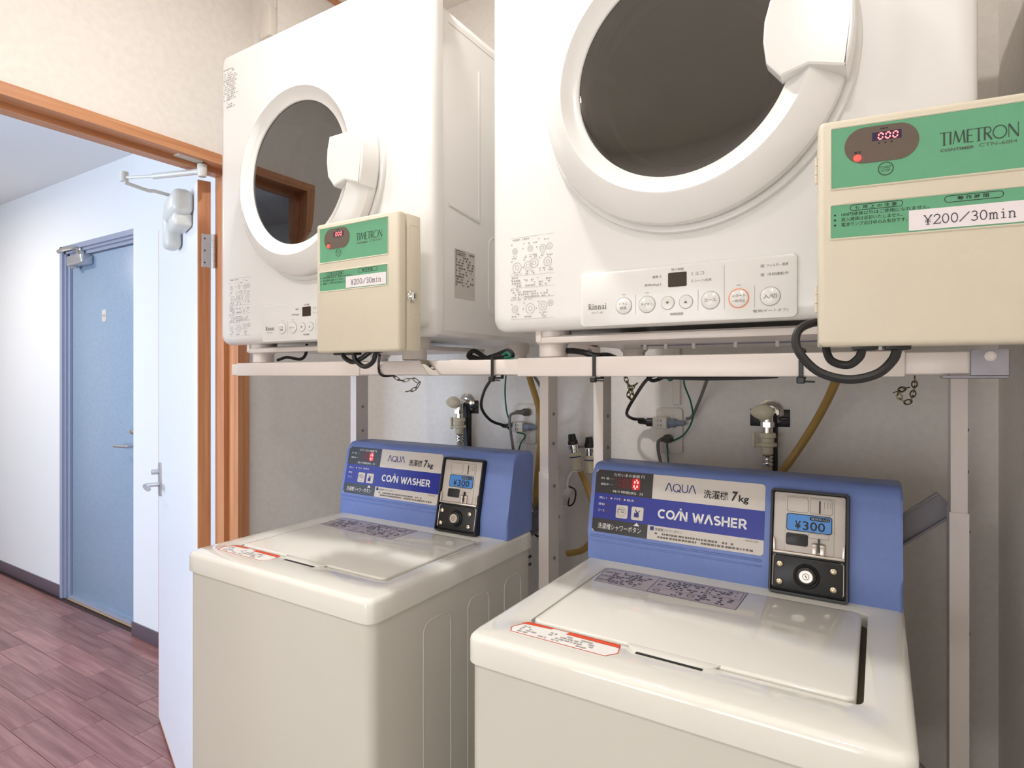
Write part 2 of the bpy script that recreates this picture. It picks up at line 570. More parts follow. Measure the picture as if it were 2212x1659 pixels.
struct('floor', MB().box(XWH, XR + 0.1, YF - 0.1, YB + 0.1, -0.1, 0.0), mat('pale_bounce_floor', (192, 188, 182), 0.4, noise=0.08, nscale=12))  # unseen floor, colour made pale to bounce light under the shelf
struct('ceiling', MB().box(XWH - 0.06, XR + 0.1, YF - 0.1, YB + 0.1, CEIL, CEIL + 0.1), M_CEIL)
struct('wall_back', MB().box(XW - 0.06, XR + 0.1, YB, YB + 0.1, 0, CEIL), M_WALL)
struct('wall_right', MB().box(XR, XR + 0.1, YF, YB, 0, CEIL), M_WALL)
w = MB()
w.box(XW, -1.42, YF - 0.1, YF, 0, CEIL)
w.box(-0.02, XR + 0.1, YF - 0.1, YF, 0, CEIL)
w.box(-1.42, -0.02, YF - 0.1, YF, 0, 0.65)
w.box(-1.42, -0.02, YF - 0.1, YF, 1.65, CEIL)
struct('wall_front', w, M_WALL)
wr = bpy.data.objects.new('added_rear_window', None); COL.objects.link(wr); wr.location = (-0.72, YF, 0.65)  # unseen window, added so that fill light reaches under the dryers
tag(wr, 'added fill-light window in the wall behind the camera', kind='structure')
pw = Part(wr)
m = MB()
for a, b in ((-1.42, -1.38), (-0.745, -0.695), (-0.06, -0.02)):
    m.box(a, b, YF - 0.07, YF - 0.03, 0.65, 1.65)
m.box(-1.38, -0.06, YF - 0.07, YF - 0.03, 0.65, 0.69)
m.box(-1.38, -0.06, YF - 0.07, YF - 0.03, 1.61, 1.65)
pw('window_frame', m, M_ALU)
pw('window_pane', MB().box(-1.39, -0.05, YF - 0.052, YF - 0.048, 0.68, 1.62), M_CLEAR)
DY0, DY1, DZ = 0.225, 1.098, 2.018
w = MB()
w.box(XWH, XW, YF, DY0 + 0.004, 0, CEIL)
w.box(XWH, XW, DY1 - 0.004, YB, 0, CEIL)
w.box(XWH, XW, DY0 + 0.004, DY1 - 0.004, DZ - 0.004, CEIL)
struct('wall_left', w, M_WALL)
struct('wall_left_bulkhead', MB().box(XW - 0.005, XA, YSTEP, YB, 2.22, CEIL), M_WALL)
# thin brown moulding where the alcove side wall meets the ceiling
struct('trim_1', MB().rbox(XA, XA + 0.014, YSTEP, YB, CEIL - 0.016, CEIL, 0.003), M_WOOD)

# door frame: moulded jambs and head
fr_ = bpy.data.objects.new('trim_2', None); COL.objects.link(fr_); fr_.location = (-1.66, 0.66, 0)
tag(fr_, 'orange brown wooden frame around the doorway', kind='structure')
pf = Part(fr_)
jp = [(-1.615, DY1), (-1.615, 1.061), (-1.662, 1.061), (-1.662, 1.046), (-1.706, 1.046), (-1.706, DY1)]
pf('door_jamb', MB().prism(jp, 2, 0, 1.991), M_WOOD)
pf('door_jamb', MB().prism([(x, DY0 + DY1 - y) for x, y in jp], 2, 0, 1.991), M_WOOD)
hp = [(-1.615, 2.019), (-1.615, 1.991), (-1.667, 1.991), (-1.667, 1.978), (-1.706, 1.978), (-1.706, 2.019)]
pf('door_head', MB().prism(hp, 1, DY0, DY1), M_WOODH)

# hall: floor with single planks, walls, ceiling, baseboards
fl = struct('floor_hall', MB().box(HX0, XWH, HYF - 0.1, HYB + 0.15, -0.1, -0.004), M_GAP)
PW, PLEN = 0.1165, 0.44
pm = MB().rbox(-PLEN / 2 + 0.0008, PLEN / 2 - 0.0008, -PW / 2 + 0.0006, PW / 2 - 0.0006, -0.008, 0.0, 0.0012, 1)
plank_me = None
rnd = random.Random(5)
Lf = Vector(fl.location)
k = 0
for r in range(15):
    yc = 1.04 + PW / 2 + (4 - r) * PW + 0.0
    if yc + PW / 2 > HYB + 0.04:
        continue
    off = (r % 2) * 0.2 + rnd.uniform(-0.06, 0.06)
    for j in range(9):
        xc = -2.02 - j * PLEN + off
        if xc + PLEN / 2 > XWH + 0.02:
            continue
        if plank_me is None:
            o = finish('plank', pm, M_PLANK, fl)
            plank_me = o.data
        else:
            o = bpy.data.objects.new('plank', plank_me); COL.objects.link(o); o.parent = fl
        o.location = Vector((xc, yc, 0)) - Lf
        k += 1
struct('ceiling_hall', MB().box(HX0, XWH - 0.06, HYF - 0.1, HYB + 0.15, CEIL - 0.01, CEIL + 0.09), M_HALLWALL)
HDX0, HDX1, HDZ = -4.335, -3.37, 2.18     # opening with the blue door
w = MB()
w.box(HX0, HDX0, HYB, HYB + 0.12, 0, CEIL)
w.box(HDX0, HDX1, HYB, HYB + 0.12, HDZ, CEIL)
struct('wall_hall_back', w, M_HALLWALL)
struct('wall_hall_pier', MB().box(HDX1, XWH, 1.61, HYB + 0.12, 0, CEIL), M_HALLWALL)
struct('wall_hall_end', MB().box(HX0 - 0.1, HX0, HYF - 0.1, HYB + 0.1, 0, CEIL), M_HALLWALL)
WX0, WX1, WZ0, WZ1 = -3.75, -2.05, 0.6, 2.1
w = MB()
w.box(HX0, WX0, HYF - 0.1, HYF, 0, CEIL)
w.box(WX1, XWH, HYF - 0.1, HYF, 0, CEIL)
w.box(WX0, WX1, HYF - 0.1, HYF, 0, WZ0)
w.box(WX0, WX1, HYF - 0.1, HYF, WZ1, CEIL)
struct('wall_hall_front', w, M_HALLWALL)
wn = bpy.data.objects.new('added_hall_window', None); COL.objects.link(wn); wn.location = ((WX0 + WX1) / 2, HYF, WZ0)  # out of view, added to let daylight into the hall
tag(wn, 'added unseen hall window with dark frame', kind='structure')
pw = Part(wn)
m = MB()
for a, b in ((WX0, WX0 + 0.05), ((WX0 + WX1) / 2 - 0.03, (WX0 + WX1) / 2 + 0.03), (WX1 - 0.05, WX1)):
    m.box(a, b, HYF - 0.08, HYF - 0.03, WZ0, WZ1)
m.box(WX0, WX1, HYF - 0.08, HYF - 0.03, WZ0, WZ0 + 0.05)
m.box(WX0, WX1, HYF - 0.08, HYF - 0.03, WZ1 - 0.05, WZ1)
pw('window_frame', m, M_SKYPANE)
pw('window_pane', MB().box(WX0 + 0.04, WX1 - 0.04, HYF - 0.062, HYF - 0.057, WZ0 + 0.04, WZ1 - 0.04), M_CLEAR)
struct('baseboard_hall', MB().rbox(HX0, HDX0, HYB - 0.008, HYB, 0, 0.075, 0.003), M_BASE)
struct('baseboard_pier', MB().rbox(HDX1 - 0.008, XWH, 1.602, 1.61, 0, 0.075, 0.003), M_BASE)

# blue-grey hall door with frame, closer, sign and lever
hd = bpy.data.objects.new('door_2', None); COL.objects.link(hd); hd.location = (-3.85, 1.66, 0)
tag(hd, 'mottled blue grey steel door at the end of the hall', kind='structure')
p = Part(hd)
m = MB()
fp = [(-4.335, 1.642), (-4.335, 1.70), (-4.262, 1.70), (-4.262, 1.668), (-4.285, 1.668), (-4.285, 1.655), (-4.302, 1.655), (-4.302, 1.642)]
m.prism(fp, 2, 0, HDZ)
hp2 = [(1.642, HDZ), (1.642, HDZ - 0.03), (1.655, HDZ - 0.03), (1.655, HDZ - 0.046), (1.668, HDZ - 0.046), (1.668, HDZ - 0.066), (1.70, HDZ - 0.066), (1.70, HDZ)]
m.prism(hp2, 0, -4.335, HDX1)
m.box(-4.262, HDX1, 1.665, 1.70, 0.0, 0.02)
p('door_frame', m, M_HFRAME)
p('door_panel', MB().rbox(-4.256, HDX1 - 0.005, 1.682, 1.715, 0.02, HDZ - 0.072, 0.002), M_HDOOR)
p('threshold', MB().rbox(-4.262, HDX1, 1.652, 1.664, 0.0, 0.007, 0.002), mat('brass_threshold', (206, 176, 138), 0.4, metal=0.4, noise=0.03))
q = PY(225, 682, 1.681)
p('door_sign', MB().slab((Vector((0, 1.682, 0)), X, Z, -Y), rrect(q.x - 0.025, q.x + 0.025, q.z - 0.036, q.z + 0.036, 0.012), 0, 0.003, 0.001), M_STWHITE)
so = p('sign_lettering', MB().flat((Vector((0, 1.6787, 0)), X, Z, -Y), greek(q.x - 0.017, q.x + 0.017, q.z - 0.008, q.z + 0.010, 1, 3, fill=1, lo=0.35, hi=0.6)), M_PRINTLIGHT)
a = PY(152, 566, 1.64)
b = PY(200, 566, 1.64)
m = MB().rbox(a.x, a.x + 0.20, 1.615, 1.682, a.z - 0.028, a.z + 0.032, 0.012, 3)
p('door_closer', m, M_ALU)
m = MB().rbox(a.x + 0.03, a.x + 0.06, 1.63, 1.66, a.z - 0.045, a.z - 0.024, 0.004)
m.rbox(a.x + 0.075, a.x + 0.13, 1.635, 1.665, a.z + 0.03, a.z + 0.075, 0.008)
c0 = Vector((a.x + 0.10, 1.625, a.z + 0.075))
m.tube([c0, c0 + Vector((-0.10, -0.015, 0.0)), c0 + Vector((-0.17, -0.02, -0.012))], 0.012, 8)
p('closer_arm', m, M_CHROME)
lv = PY(287, 965, 1.66)
m = MB().tube([(lv.x, 1.682, lv.z + 0.004), (lv.x, 1.635, lv.z + 0.004), (lv.x - 0.012, 1.625, lv.z + 0.004), (lv.x - 0.13, 1.625, lv.z)], 0.009, 8, 3)
m.lathe([(0.0, 0.0), (0.026, 0.0), (0.026, 0.006), (0.0, 0.008)], (lv.x, 1.682, lv.z), seg=20)
p('lever_handle', m, M_ALU)
kz = PY(287, 932, 1.67)
p('thumb_turn', MB().lathe([(0.0, 0.0), (0.022, 0.0), (0.022, 0.01), (0.012, 0.03), (0.0, 0.032)], (kz.x + 0.01, 1.682, kz.z), seg=20), M_CHROME)

# white door leaf standing open into the hall, with hinges, closer and lever
RZ = math.atan2(0.341, -0.94)
leaf = bpy.data.objects.new('door_1', None); COL.objects.link(leaf)
leaf.location = (-1.721, 1.001, 0); leaf.rotation_euler = (0, 0, RZ)
tag(leaf, 'white door leaf with orange wooden edge standing open', kind='structure')
# local frame: x along the leaf, y < 0 towards the jamb (thickness), y > 0 the open face
LW, LH, LT = 0.785, 1.964, 0.035
finish('door_panel', MB().box(0.004, LW - 0.004, -LT + 0.001, -0.0, 0.014, LH - 0.002), M_LEAF, leaf)
finish('edge_strip', MB().rbox(0.0, 0.006, -LT, 0.0005, 0.01, LH, 0.001, 1), M_WOOD, leaf)
finish('edge_strip', MB().rbox(LW - 0.006, LW, -LT, 0.0005, 0.01, LH, 0.001, 1), M_WOOD, leaf)
finish('bottom_strip', MB().rbox(0.0, LW, -LT, 0.0008, 0.01, 0.016, 0.001, 1), M_WOOD, leaf)
def hinge(z):
    h = finish('hinge', MB().rbox(-0.0015, 0.0, -LT + 0.001, -0.010, z - 0.05, z + 0.05, 0.0006, 1), M_ALU, leaf)
    kk = MB()
    for i in range(5):
        kk.lathe([(0.0, 0), (0.0065, 0), (0.0065, 0.0195), (0, 0.0195)], (-0.004, -LT - 0.006, z - 0.05 + i * 0.0202), (0, 0, 1), 12)
    finish('knuckle', kk, M_ALU, h)
    finish('jamb_plate', MB().rbox(-0.0012, 0.0, -LT - 0.03, -LT - 0.012, z - 0.05, z + 0.05, 0.0006, 1), M_GALV, h)
    s = MB()
    for dz in (-0.036, 0.0, 0.036):
        s.lathe([(0, 0.0), (0.003, 0.0), (0.002, 0.001), (0, 0.001)], (-0.0015, -0.018, z + dz), (-1, 0, 0), 10)
    finish('screw', s, M_DARKGREY, h)
for z in (1.755, 0.22):
    hinge(z)
# closer body on the open face
m = MB().rbox(0.055, 0.25, 0.0, 0.058, 1.872, 1.948, 0.02, 4)
m.rbox(0.075, 0.20, 0.0, 0.05, 1.836, 1.885, 0.012, 3)
clo = finish('door_closer', m, M_CLOSER, leaf)
finish('closer_cover', MB().rbox(0.245, 0.33, 0.0, 0.05, 1.80, 1.935, 0.02, 4), M_CLOSER, clo)
iv = Matrix.Translation(leaf.location) @ Matrix.Rotation(RZ, 4, 'Z')
inv = iv.inverted()
A0 = inv @ Vector((-1.650, 0.972, 1.979)); A1 = inv @ Vector((-1.895, 0.880, 1.966)); A2 = Vector((0.19, 0.035, 1.952))
m = MB().tube([A0 + Vector((0, 0, -0.012)), A0.lerp(A1, 0.62) + Vector((0, 0, -0.008))], 0.0085, 10, 0)
m.tube([A0.lerp(A1, 0.60) + Vector((0, 0, -0.008)), A1], 0.005, 8, 0)
m.lathe([(0, -0.012), (0.011, -0.012), (0.011, 0.016), (0, 0.016)], A1, (0, 0, 1), 12)
m.lathe([(0, -0.028), (0.010, -0.028), (0.013, -0.02), (0.013, 0.006), (0, 0.006)], A0, (0, 0, 1), 14)
m.tube([A1 + Vector((0, 0, -0.014)), A1.lerp(A2, 0.45) + Vector((0, 0, -0.012)), A1.lerp(A2, 0.6) + Vector((0, 0, -0.006)), A2], 0.0055, 8, 4)
finish('closer_arm', m, M_CLOSER, clo)
A3 = inv @ Vector((-1.648, 0.905, 1.985))
m = MB().rbox(-0.036, 0.036, -0.014, 0.014, 0.0, 0.005, 0.002, 1, Matrix.Translation(A0.lerp(A3, 0.6) + Vector((0, 0, 0.006))) @ Matrix.Rotation(math.atan2((A3 - A0).y, (A3 - A0).x), 4, 'Z'))
finish('head_bracket', m, M_CLOSER, clo)
# lever set near the free edge
lz = 0.955
m = MB().slab((Vector((0, 0, 0)), X, Z, Y), rrect(0.698, 0.738, lz - 0.045, lz + 0.085, 0.008), 0, 0.008, 0.002)
han = finish('lever_handle', m, M_ALU, leaf)
m = MB().tube([(0.718, 0.006, lz), (0.718, 0.045, lz), (0.708, 0.055, lz), (0.61, 0.055, lz + 0.002)], 0.0085, 8, 4)
m.lathe([(0, 0), (0.010, 0), (0.010, 0.026), (0, 0.028)], (0.718, 0.006, lz + 0.05), (0, 1, 0), 12)
finish('lever', m, M_ALU, han)

# ================================================================== LETTERS DRAWN AS STROKES
def glyph_run(glyphs, s, gap=0.16):
    """glyphs: name -> (advance, [(polyline, weight)])"""
    x = 0.0
    sh = []
    for ch in s:
        if ch == ' ':
            x += 0.42; continue
        adv, st = glyphs[ch]
        for pl, w in st:
            sh.append(stroke([(px + x, py) for px, py in pl], w))
        x += adv + gap
    return merge(*sh)
def O_(cx, cy, rx, ry):
    return arc(cx, cy, rx, ry, 90, 450, 24)
B = 0.20
COIN = {
    'C': (0.80, [(arc(0.46, 0.5, 0.37, 0.40, 48, 312, 16), B)]),
    'O': (0.92, [(O_(0.46, 0.5, 0.37, 0.40), B)]),
    'I': (0.36, [([(-0.10, 0.0), (0.42, 1.0)], B), ([(0.50, 1.12), (0.52, 1.30)], B)]),
    'N': (0.80, [([(0.1, 0), (0.1, 1.0)], B), ([(0.12, 0.98), (0.68, 0.02)], B), ([(0.7, 1.0), (0.7, 0)], B)]),
    'W': (1.16, [([(0.06, 1), (0.32, 0.0)], B), ([(0.32, 0.0), (0.58, 0.95)], B), ([(0.58, 0.95), (0.84, 0.0)], B), ([(0.84, 0.0), (1.1, 1.0)], B)]),
    'A': (0.80, [([(0.04, 0), (0.40, 1.0)], B), ([(0.40, 1.0), (0.78, 0)], B)]),
    'S': (0.70, [(arc(0.36, 0.72, 0.26, 0.18, 40, 270, 12) + arc(0.36, 0.30, 0.28, 0.20, 90, -140, 12), B)]),
    'H': (0.80, [([(0.1, 0), (0.1, 1)], B), ([(0.7, 0), (0.7, 1)], B), ([(0.1, 0.5), (0.7, 0.5)], B)]),
    'E': (0.66, [([(0.1, 0), (0.1, 1)], B), ([(0.1, 0.9), (0.62, 0.9)], B), ([(0.1, 0.5), (0.58, 0.5)], B), ([(0.1, 0.1), (0.62, 0.1)], B)]),
    'R': (0.76, [([(0.1, 0), (0.1, 1)], B), ([(0.1, 0.9), (0.42, 0.9)] + arc(0.42, 0.66, 0.22, 0.24, 90, -90, 8) + [(0.1, 0.42)], B), ([(0.40, 0.42), (0.72, 0)], B)]),
}
T = 0.11
AQUA = {
    'A': (0.82, [([(0.02, 0), (0.34, 0.95), (0.46, 0.95), (0.80, 0)], T)]),
    'Q': (0.98, [(O_(0.48, 0.48, 0.43, 0.46), T), ([(0.55, 0.28), (0.98, -0.04)], T)]),
    'U': (0.80, [([(0.08, 1.0), (0.08, 0.36)] + arc(0.40, 0.36, 0.32, 0.34, 180, 360, 12) + [(0.72, 1.0)], T)]),
}
K, N_ = 0.13, 0.055
TIMET = {
    'T': (0.62, [([(0.0, 0.97), (0.66, 0.97)], N_), ([(0.33, 0.97), (0.33, 0)], K), ([(0.2, 0.02), (0.46, 0.02)], N_ * 0.8)]),
    'I': (0.22, [([(0.11, 1), (0.11, 0)], K)]),
    'M': (0.92, [([(0.05, 0), (0.18, 1)], N_), ([(0.18, 1), (0.46, 0.1)], K), ([(0.46, 0.1), (0.76, 1)], N_), ([(0.76, 1), (0.86, 0)], K)]),
    'E': (0.48, [([(0.08, 1), (0.08, 0)], K), ([(0.08, 0.97), (0.5, 0.97)], N_), ([(0.08, 0.52), (0.44, 0.52)], N_), ([(0.08, 0.03), (0.5, 0.03)], N_)]),
    'R': (0.56, [([(0.08, 1), (0.08, 0)], K), ([(0.08, 0.97), (0.28, 0.97)] + arc(0.28, 0.74, 0.22, 0.23, 90, -90, 10) + [(0.08, 0.51)], N_ * 1.4), ([(0.24, 0.5), (0.58, 0)], K)]),
    'O': (0.98, [(O_(0.5, 0.5, 0.46, 0.48), N_ * 1.5)]),
    'N': (0.82, [([(0.08, 0), (0.08, 1.0)], N_), ([(0.08, 1.0), (0.72, 0.0)], K), ([(0.72, 0), (0.72, 1.06)], N_)]),
}
Q, q_ = 0.10, 0.07
TYPEW = {
    '\u00a5': (0.8, [([(0.08, 1), (0.42, 0.5), (0.76, 1)], Q), ([(0.42, 0.5), (0.42, 0)], Q), ([(0.16, 0.46), (0.68, 0.46)], q_), ([(0.16, 0.28), (0.68, 0.28)], q_), ([(0.26, 0.02), (0.58, 0.02)], q_), ([(0.0, 0.98), (0.22, 0.98)], q_), ([(0.62, 0.98), (0.84, 0.98)], q_)]),
    '2': (0.68, [([(0.1, 0.76)] + arc(0.36, 0.74, 0.26, 0.25, 170, -30, 10) + [(0.08, 0.04), (0.64, 0.04), (0.66, 0.2)], Q)]),
    '0': (0.70, [(O_(0.36, 0.5, 0.28, 0.47), Q)]),
    '/': (0.9, [([(0.02, 0.02), (0.9, 0.98)], Q)]),
    '3': (0.68, [([(0.1, 0.86)] + arc(0.33, 0.75, 0.24, 0.23, 130, -90, 10) + arc(0.33, 0.28, 0.28, 0.25, 90, -150, 12), Q)]),
    'm': (0.84, [([(0.14, 0.64), (0.14, 0)], Q), ([(0.14, 0.5)] + arc(0.29, 0.46, 0.14, 0.18, 160, 0, 8) + [(0.43, 0)], Q), ([(0.43, 0.48)] + arc(0.58, 0.46, 0.14, 0.18, 170, 0, 8) + [(0.72, 0)], Q), ([(0.02, 0.63), (0.16, 0.63)], q_), ([(0.04, 0.02), (0.25, 0.02)], q_), ([(0.34, 0.02), (0.53, 0.02)], q_), ([(0.62, 0.02), (0.84, 0.02)], q_)]),
    'i': (0.62, [([(0.14, 0.62), (0.34, 0.62), (0.34, 0)], Q), ([(0.12, 0.03), (0.56, 0.03)], q_), ([(0.31, 0.84), (0.31, 0.96)], Q)]),
    'n': (0.74, [([(0.16, 0.64), (0.16, 0)], Q), ([(0.16, 0.46)] + arc(0.36, 0.44, 0.2, 0.2, 150, 0, 8) + [(0.56, 0)], Q), ([(0.02, 0.63), (0.18, 0.63)], q_), ([(0.04, 0.02), (0.29, 0.02)], q_), ([(0.44, 0.02), (0.70, 0.02)], q_)]),
}
V1, V2 = 0.17, 0.08
RINN = {
    'R': (0.80, [([(0.16, 1), (0.16, 0)], V1), ([(0.02, 0.96), (0.40, 0.96)] + arc(0.40, 0.73, 0.20, 0.23, 90, -90, 8) + [(0.16, 0.5)], V2 * 1.3), ([(0.36, 0.5), (0.70, 0.04)], V1), ([(0.02, 0.04), (0.32, 0.04)], V2), ([(0.6, 0.04), (0.84, 0.04)], V2)]),
    'i': (0.36, [([(0.18, 0.66), (0.18, 0)], V1), ([(0.04, 0.63), (0.2, 0.63)], V2), ([(0.02, 0.04), (0.34, 0.04)], V2), ([(0.18, 0.80), (0.18, 0.98)], V1)]),
    'n': (0.74, [([(0.18, 0.66), (0.18, 0)], V1), ([(0.04, 0.63), (0.2, 0.63)], V2), ([(0.2, 0.5)] + arc(0.40, 0.46, 0.17, 0.17, 140, 0, 8) + [(0.57, 0)], V1 * 0.85), ([(0.02, 0.04), (0.34, 0.04)], V2), ([(0.42, 0.04), (0.74, 0.04)], V2)]),
    'a': (0.66, [([(0.08, 0.52)] + arc(0.30, 0.46, 0.20, 0.17, 130, 0, 8) + [(0.50, 0.06), (0.62, 0.04)], V1 * 0.8), (O_(0.28, 0.19, 0.19, 0.16), V2 * 1.2)]),
}
def digit8(segs, x, y, w, h, t, sl=0.12):
    """seven-segment digit"""
    pos = {'a': ((0, 1), (1, 1)), 'b': ((1, 1), (1, .5)), 'c': ((1, .5), (1, 0)), 'd': ((0, 0), (1, 0)), 'e': ((0, .5), (0, 0)), 'f': ((0, 1), (0, .5)), 'g': ((0, .5), (1, .5))}
    sh = []
    for s in segs:
        (ax, ay), (bx, by) = pos[s]
        a = Vector((x + ax * w + ay * h * sl, y + ay * h)); b = Vector((x + bx * w + by * h * sl, y + by * h))
        d = (b - a).normalized() * t * 0.55
        sh.append(stroke([tuple(a + d), tuple(b - d)], t))
    return merge(*sh)

# ================================================================== DRYERS
def rr_ring(cx, cz, x0, x1, z0, z1, r, angs):
    """points of a rounded rectangle seen from (cx, cz) at the given angles"""
    out = []
    for a in angs:
        dx, dz = math.cos(a), math.sin(a)
        t = 1e9
        if dx > 1e-9: t = min(t, (x1 - cx) / dx)
        if dx < -1e-9: t = min(t, (x0 - cx) / dx)
        if dz > 1e-9: t = min(t, (z1 - cz) / dz)
        if dz < -1e-9: t = min(t, (z0 - cz) / dz)
        px, pz = cx + dx * t, cz + dz * t
        ox = x1 - r if px > x1 - r else x0 + r if px < x0 + r else None
        oz = z1 - r if pz > z1 - r else z0 + r if pz < z0 + r else None
        if r > 0 and ox is not None and oz is not None:
            # ray against the corner circle
            fx, fz = cx - ox, cz - oz
            bq = fx * dx + fz * dz
            cq = fx * fx + fz * fz - r * r
            t = -bq + math.sqrt(max(0, bq * bq - cq))
            px, pz = cx + dx * t, cz + dz * t
        out.append((px, pz))
    return out
DW, DD, DH = 0.65, 0.52, 0.684
DRY_Z = 1.453
def make_dryer():
    root = thing('clothes_dryer', (-0.556, 0.827, DRY_Z), '', '')
    # steel case behind the front, top edges bevelled, open to the front panel
    prof = [(0.004, 0.012), (0.012, 0.004), (DW - 0.012, 0.004), (DW - 0.004, 0.012), (DW - 0.004, DH - 0.085), (DW - 0.010, DH - 0.070), (DW - 0.07, DH - 0.01), (0.07, DH - 0.01), (0.010, DH - 0.070), (0.004, DH - 0.085)]
    m = MB().loops([[(x, 0.022, z) for x, z in prof], [(x, DD, z) for x, z in prof]], True, False, True)
    finish('case', m, M_DRYERSIDE, root)
    cx, cz = 0.325, 0.340
    angs = sorted([2 * math.pi * k / 120 for k in range(120)] + [math.atan2(sz * (DH / 2 - 0.01), sx * (DW / 2 - 0.01)) % (2 * math.pi) for sx in (-1, 1) for sz in (-1, 1)])
    def lp(ins, y, r):
        return [(px, y, pz) for px, pz in rr_ring(cx, cz, ins, DW - ins, ins, DH - ins, r, angs)]
    ls = [lp(0, 0.03, 0.02), lp(0, 0.017, 0.02), lp(0.002, 0.009, 0.02), lp(0.007, 0.003, 0.018), lp(0.015, 0.0005, 0.014), lp(0.022, 0.0, 0.012)]
    ls.append([(cx + 0.158 * math.cos(a), 0.0, cz + 0.158 * math.sin(a)) for a in angs])
    ls.append([(cx + 0.158 * math.cos(a), 0.05, cz + 0.158 * math.sin(a)) for a in angs])
    finish('front_panel', MB().loops(ls), M_DRYER, root, sharp=40)
    C = Vector((cx, 0, cz))
    finish('door_surround', MB().lathe([(0.158, 0.0), (0.158, 0.006), (0.206, 0.008), (0.2125, 0.007), (0.214, 0.003), (0.214, -0.001)], C, seg=96), M_DOORRING, root, sharp=50)
    door = finish('door', MB().lathe([(0.150, 0.006), (0.2035, 0.009), (0.2052, 0.013), (0.2052, 0.0225), (0.2040, 0.0270), (0.2005, 0.0308), (0.1700, 0.0498), (0.1680, 0.0502), (0.1662, 0.0492), (0.1600, 0.0435), (0.1500, 0.0388), (0.1452, 0.0378), (0.1440, 0.0362), (0.1435, 0.006)], C, seg=96), M_DOORRING, root, sharp=24)
    # dished tinted glass
    g = [(0.1445, 0.0345)] + [(0.1445 * math.cos(a), 0.0345 + 0.0018 * math.sin(a)) for a in [math.radians(12 * k) for k in range(1, 8)]]
    gl = MB().lathe(g, C, seg=64, cap1=True)
    finish('glass', gl, M_GLASS, door, sharp=60)
    finish('glass_bowl', MB().lathe([(0.1430, 0.030), (0.1415, 0.015), (0.132, -0.020), (0.118, -0.040), (0.095, -0.050), (0.0, -0.052)], C, seg=64), M_BOWL, door, sharp=60)
    # handle block across the right of the ring
    hp = [(0.118, 0.042), (0.1115, 0.018), (0.1100, -0.006), (0.1135, -0.034), (0.130, -0.055), (0.160, -0.048), (0.197, -0.060)]
    a0, a1 = math.atan2(-0.060, 0.197), math.atan2(0.034, 0.203)
    hp += [(0.2080 * math.cos(a0 + (a1 - a0) * k / 8), 0.2080 * math.sin(a0 + (a1 - a0) * k / 8)) for k in range(9)]
    hp += [(0.168, 0.042)]
    fr = (C, X, Z, -Y)
    finish('handle', MB().slab(fr, hp, 0.016, 0.0560, 0.0032, 0.005), M_DOORRING, door, sharp=32)
    finish('drum', MB().lathe([(0.158, -0.045), (0.16, -0.06), (0.245, -0.065), (0.245, -0.36), (0.22, -0.39), (0.0, -0.40)], C, seg=64), M_DRUM, root)
    for k in range(3):
        a = math.radians(-80 + 120 * k)
        m = MB().rbox(-0.02, 0.02, 0.08, 0.36, -0.245, -0.18, 0.012, 2, Matrix.Translation(C) @ Matrix.Rotation(a + math.pi / 2, 4, 'Y'))
        finish('drum_fin', m, M_DRUM, root)
    # control panel
    F = (Vector((0, 0, 0)), X, Z, -Y)
    cp = finish('control_panel', MB().slab(F, rrect(0.168, 0.468, 0.0015, 0.083, 0.007), -0.002, 0.0045, 0.0018), M_DOORRING, root)
    P = (Vector((0, -0.0045, 0)), X, Z, -Y)
    bx = [(0.238, 0.0125), (0.273, 0.0125), (0.303, 0.0098), (0.3285, 0.0098), (0.3615, 0.0125), (0.398, 0.0125), (0.4365, 0.0125)]
    for i, (x, r) in enumerate(bx):
        bt = finish('button', MB().lathe([(r * 0.93, 0.0), (r * 0.93, 0.0012), (r * 0.86, 0.0018), (0, 0.0022)], (x, -0.0045, 0.0295), seg=28), M_DOORRING, cp)
        if i != 5:
            printed('button_outline', P, outline(circ(x, 0.0295, r), 0.0011), M_PRINTLIGHT, cp)
    printed('start_button_outline', P, outline(circ(bx[5][0], 0.0295, 0.0132), 0.0014), M_ORANGEINK, cp)
    finish('display', MB().slab(P, rrect(0.3035, 0.3295, 0.0515, 0.0715, 0.0015), 0, 0.0006), M_DISPLAY, cp)
    t = [tfit('残り時間', 0.308, 0.325, 0.0737, 0.0775), tfit('標準', 0.281, 0.2895, 0.0655, 0.0695), tfit('厚物(8kg)', 0.269, 0.2905, 0.0545, 0.0585),
         tfit('エコ', 0.341, 0.353, 0.0655, 0.0695), tfit('シーツ/毛布', 0.340, 0.363, 0.0555, 0.0595), tfit('時間調節', 0.3065, 0.325, 0.0115, 0.0155),
         tfit('フィルター清掃', 0.432, 0.4575, 0.0675, 0.0715), tfit('冷却運転中', 0.433, 0.458, 0.0560, 0.0600), tfit('電源(オートオフ)', 0.4155, 0.4575, 0.0090, 0.0133)]
    printed('panel_lettering', P, merge(*t), M_PRINT, cp)
    PB = (Vector((0, -0.0068, 0)), X, Z, -Y)
    t = [tfit('ドラム', 0.2315, 0.2445, 0.0305, 0.0345), tfit('除菌', 0.233, 0.243, 0.0240, 0.0285), tfit('タイマー', 0.2645, 0.2815, 0.0275, 0.0315),
         tfit('コース', 0.354, 0.369, 0.0275, 0.0315), tfit('スタート', 0.3895, 0.4065, 0.0310, 0.0350), tfit('一時停止', 0.3895, 0.4065, 0.0240, 0.0280), tfit('入/切', 0.4285, 0.4445, 0.0265, 0.0325)]
    for a in (-1, 1):
        t.append(face([(0.3285 - 0.0026, 0.0275), (0.3285 + 0.0026, 0.0275), (0.3285, 0.0312)]) if a > 0 else face([(0.303 - 0.0026, 0.0312), (0.303, 0.0275), (0.303 + 0.0026, 0.0312)]))
    printed('button_lettering', PB, merge(*t), M_PRINT, cp)
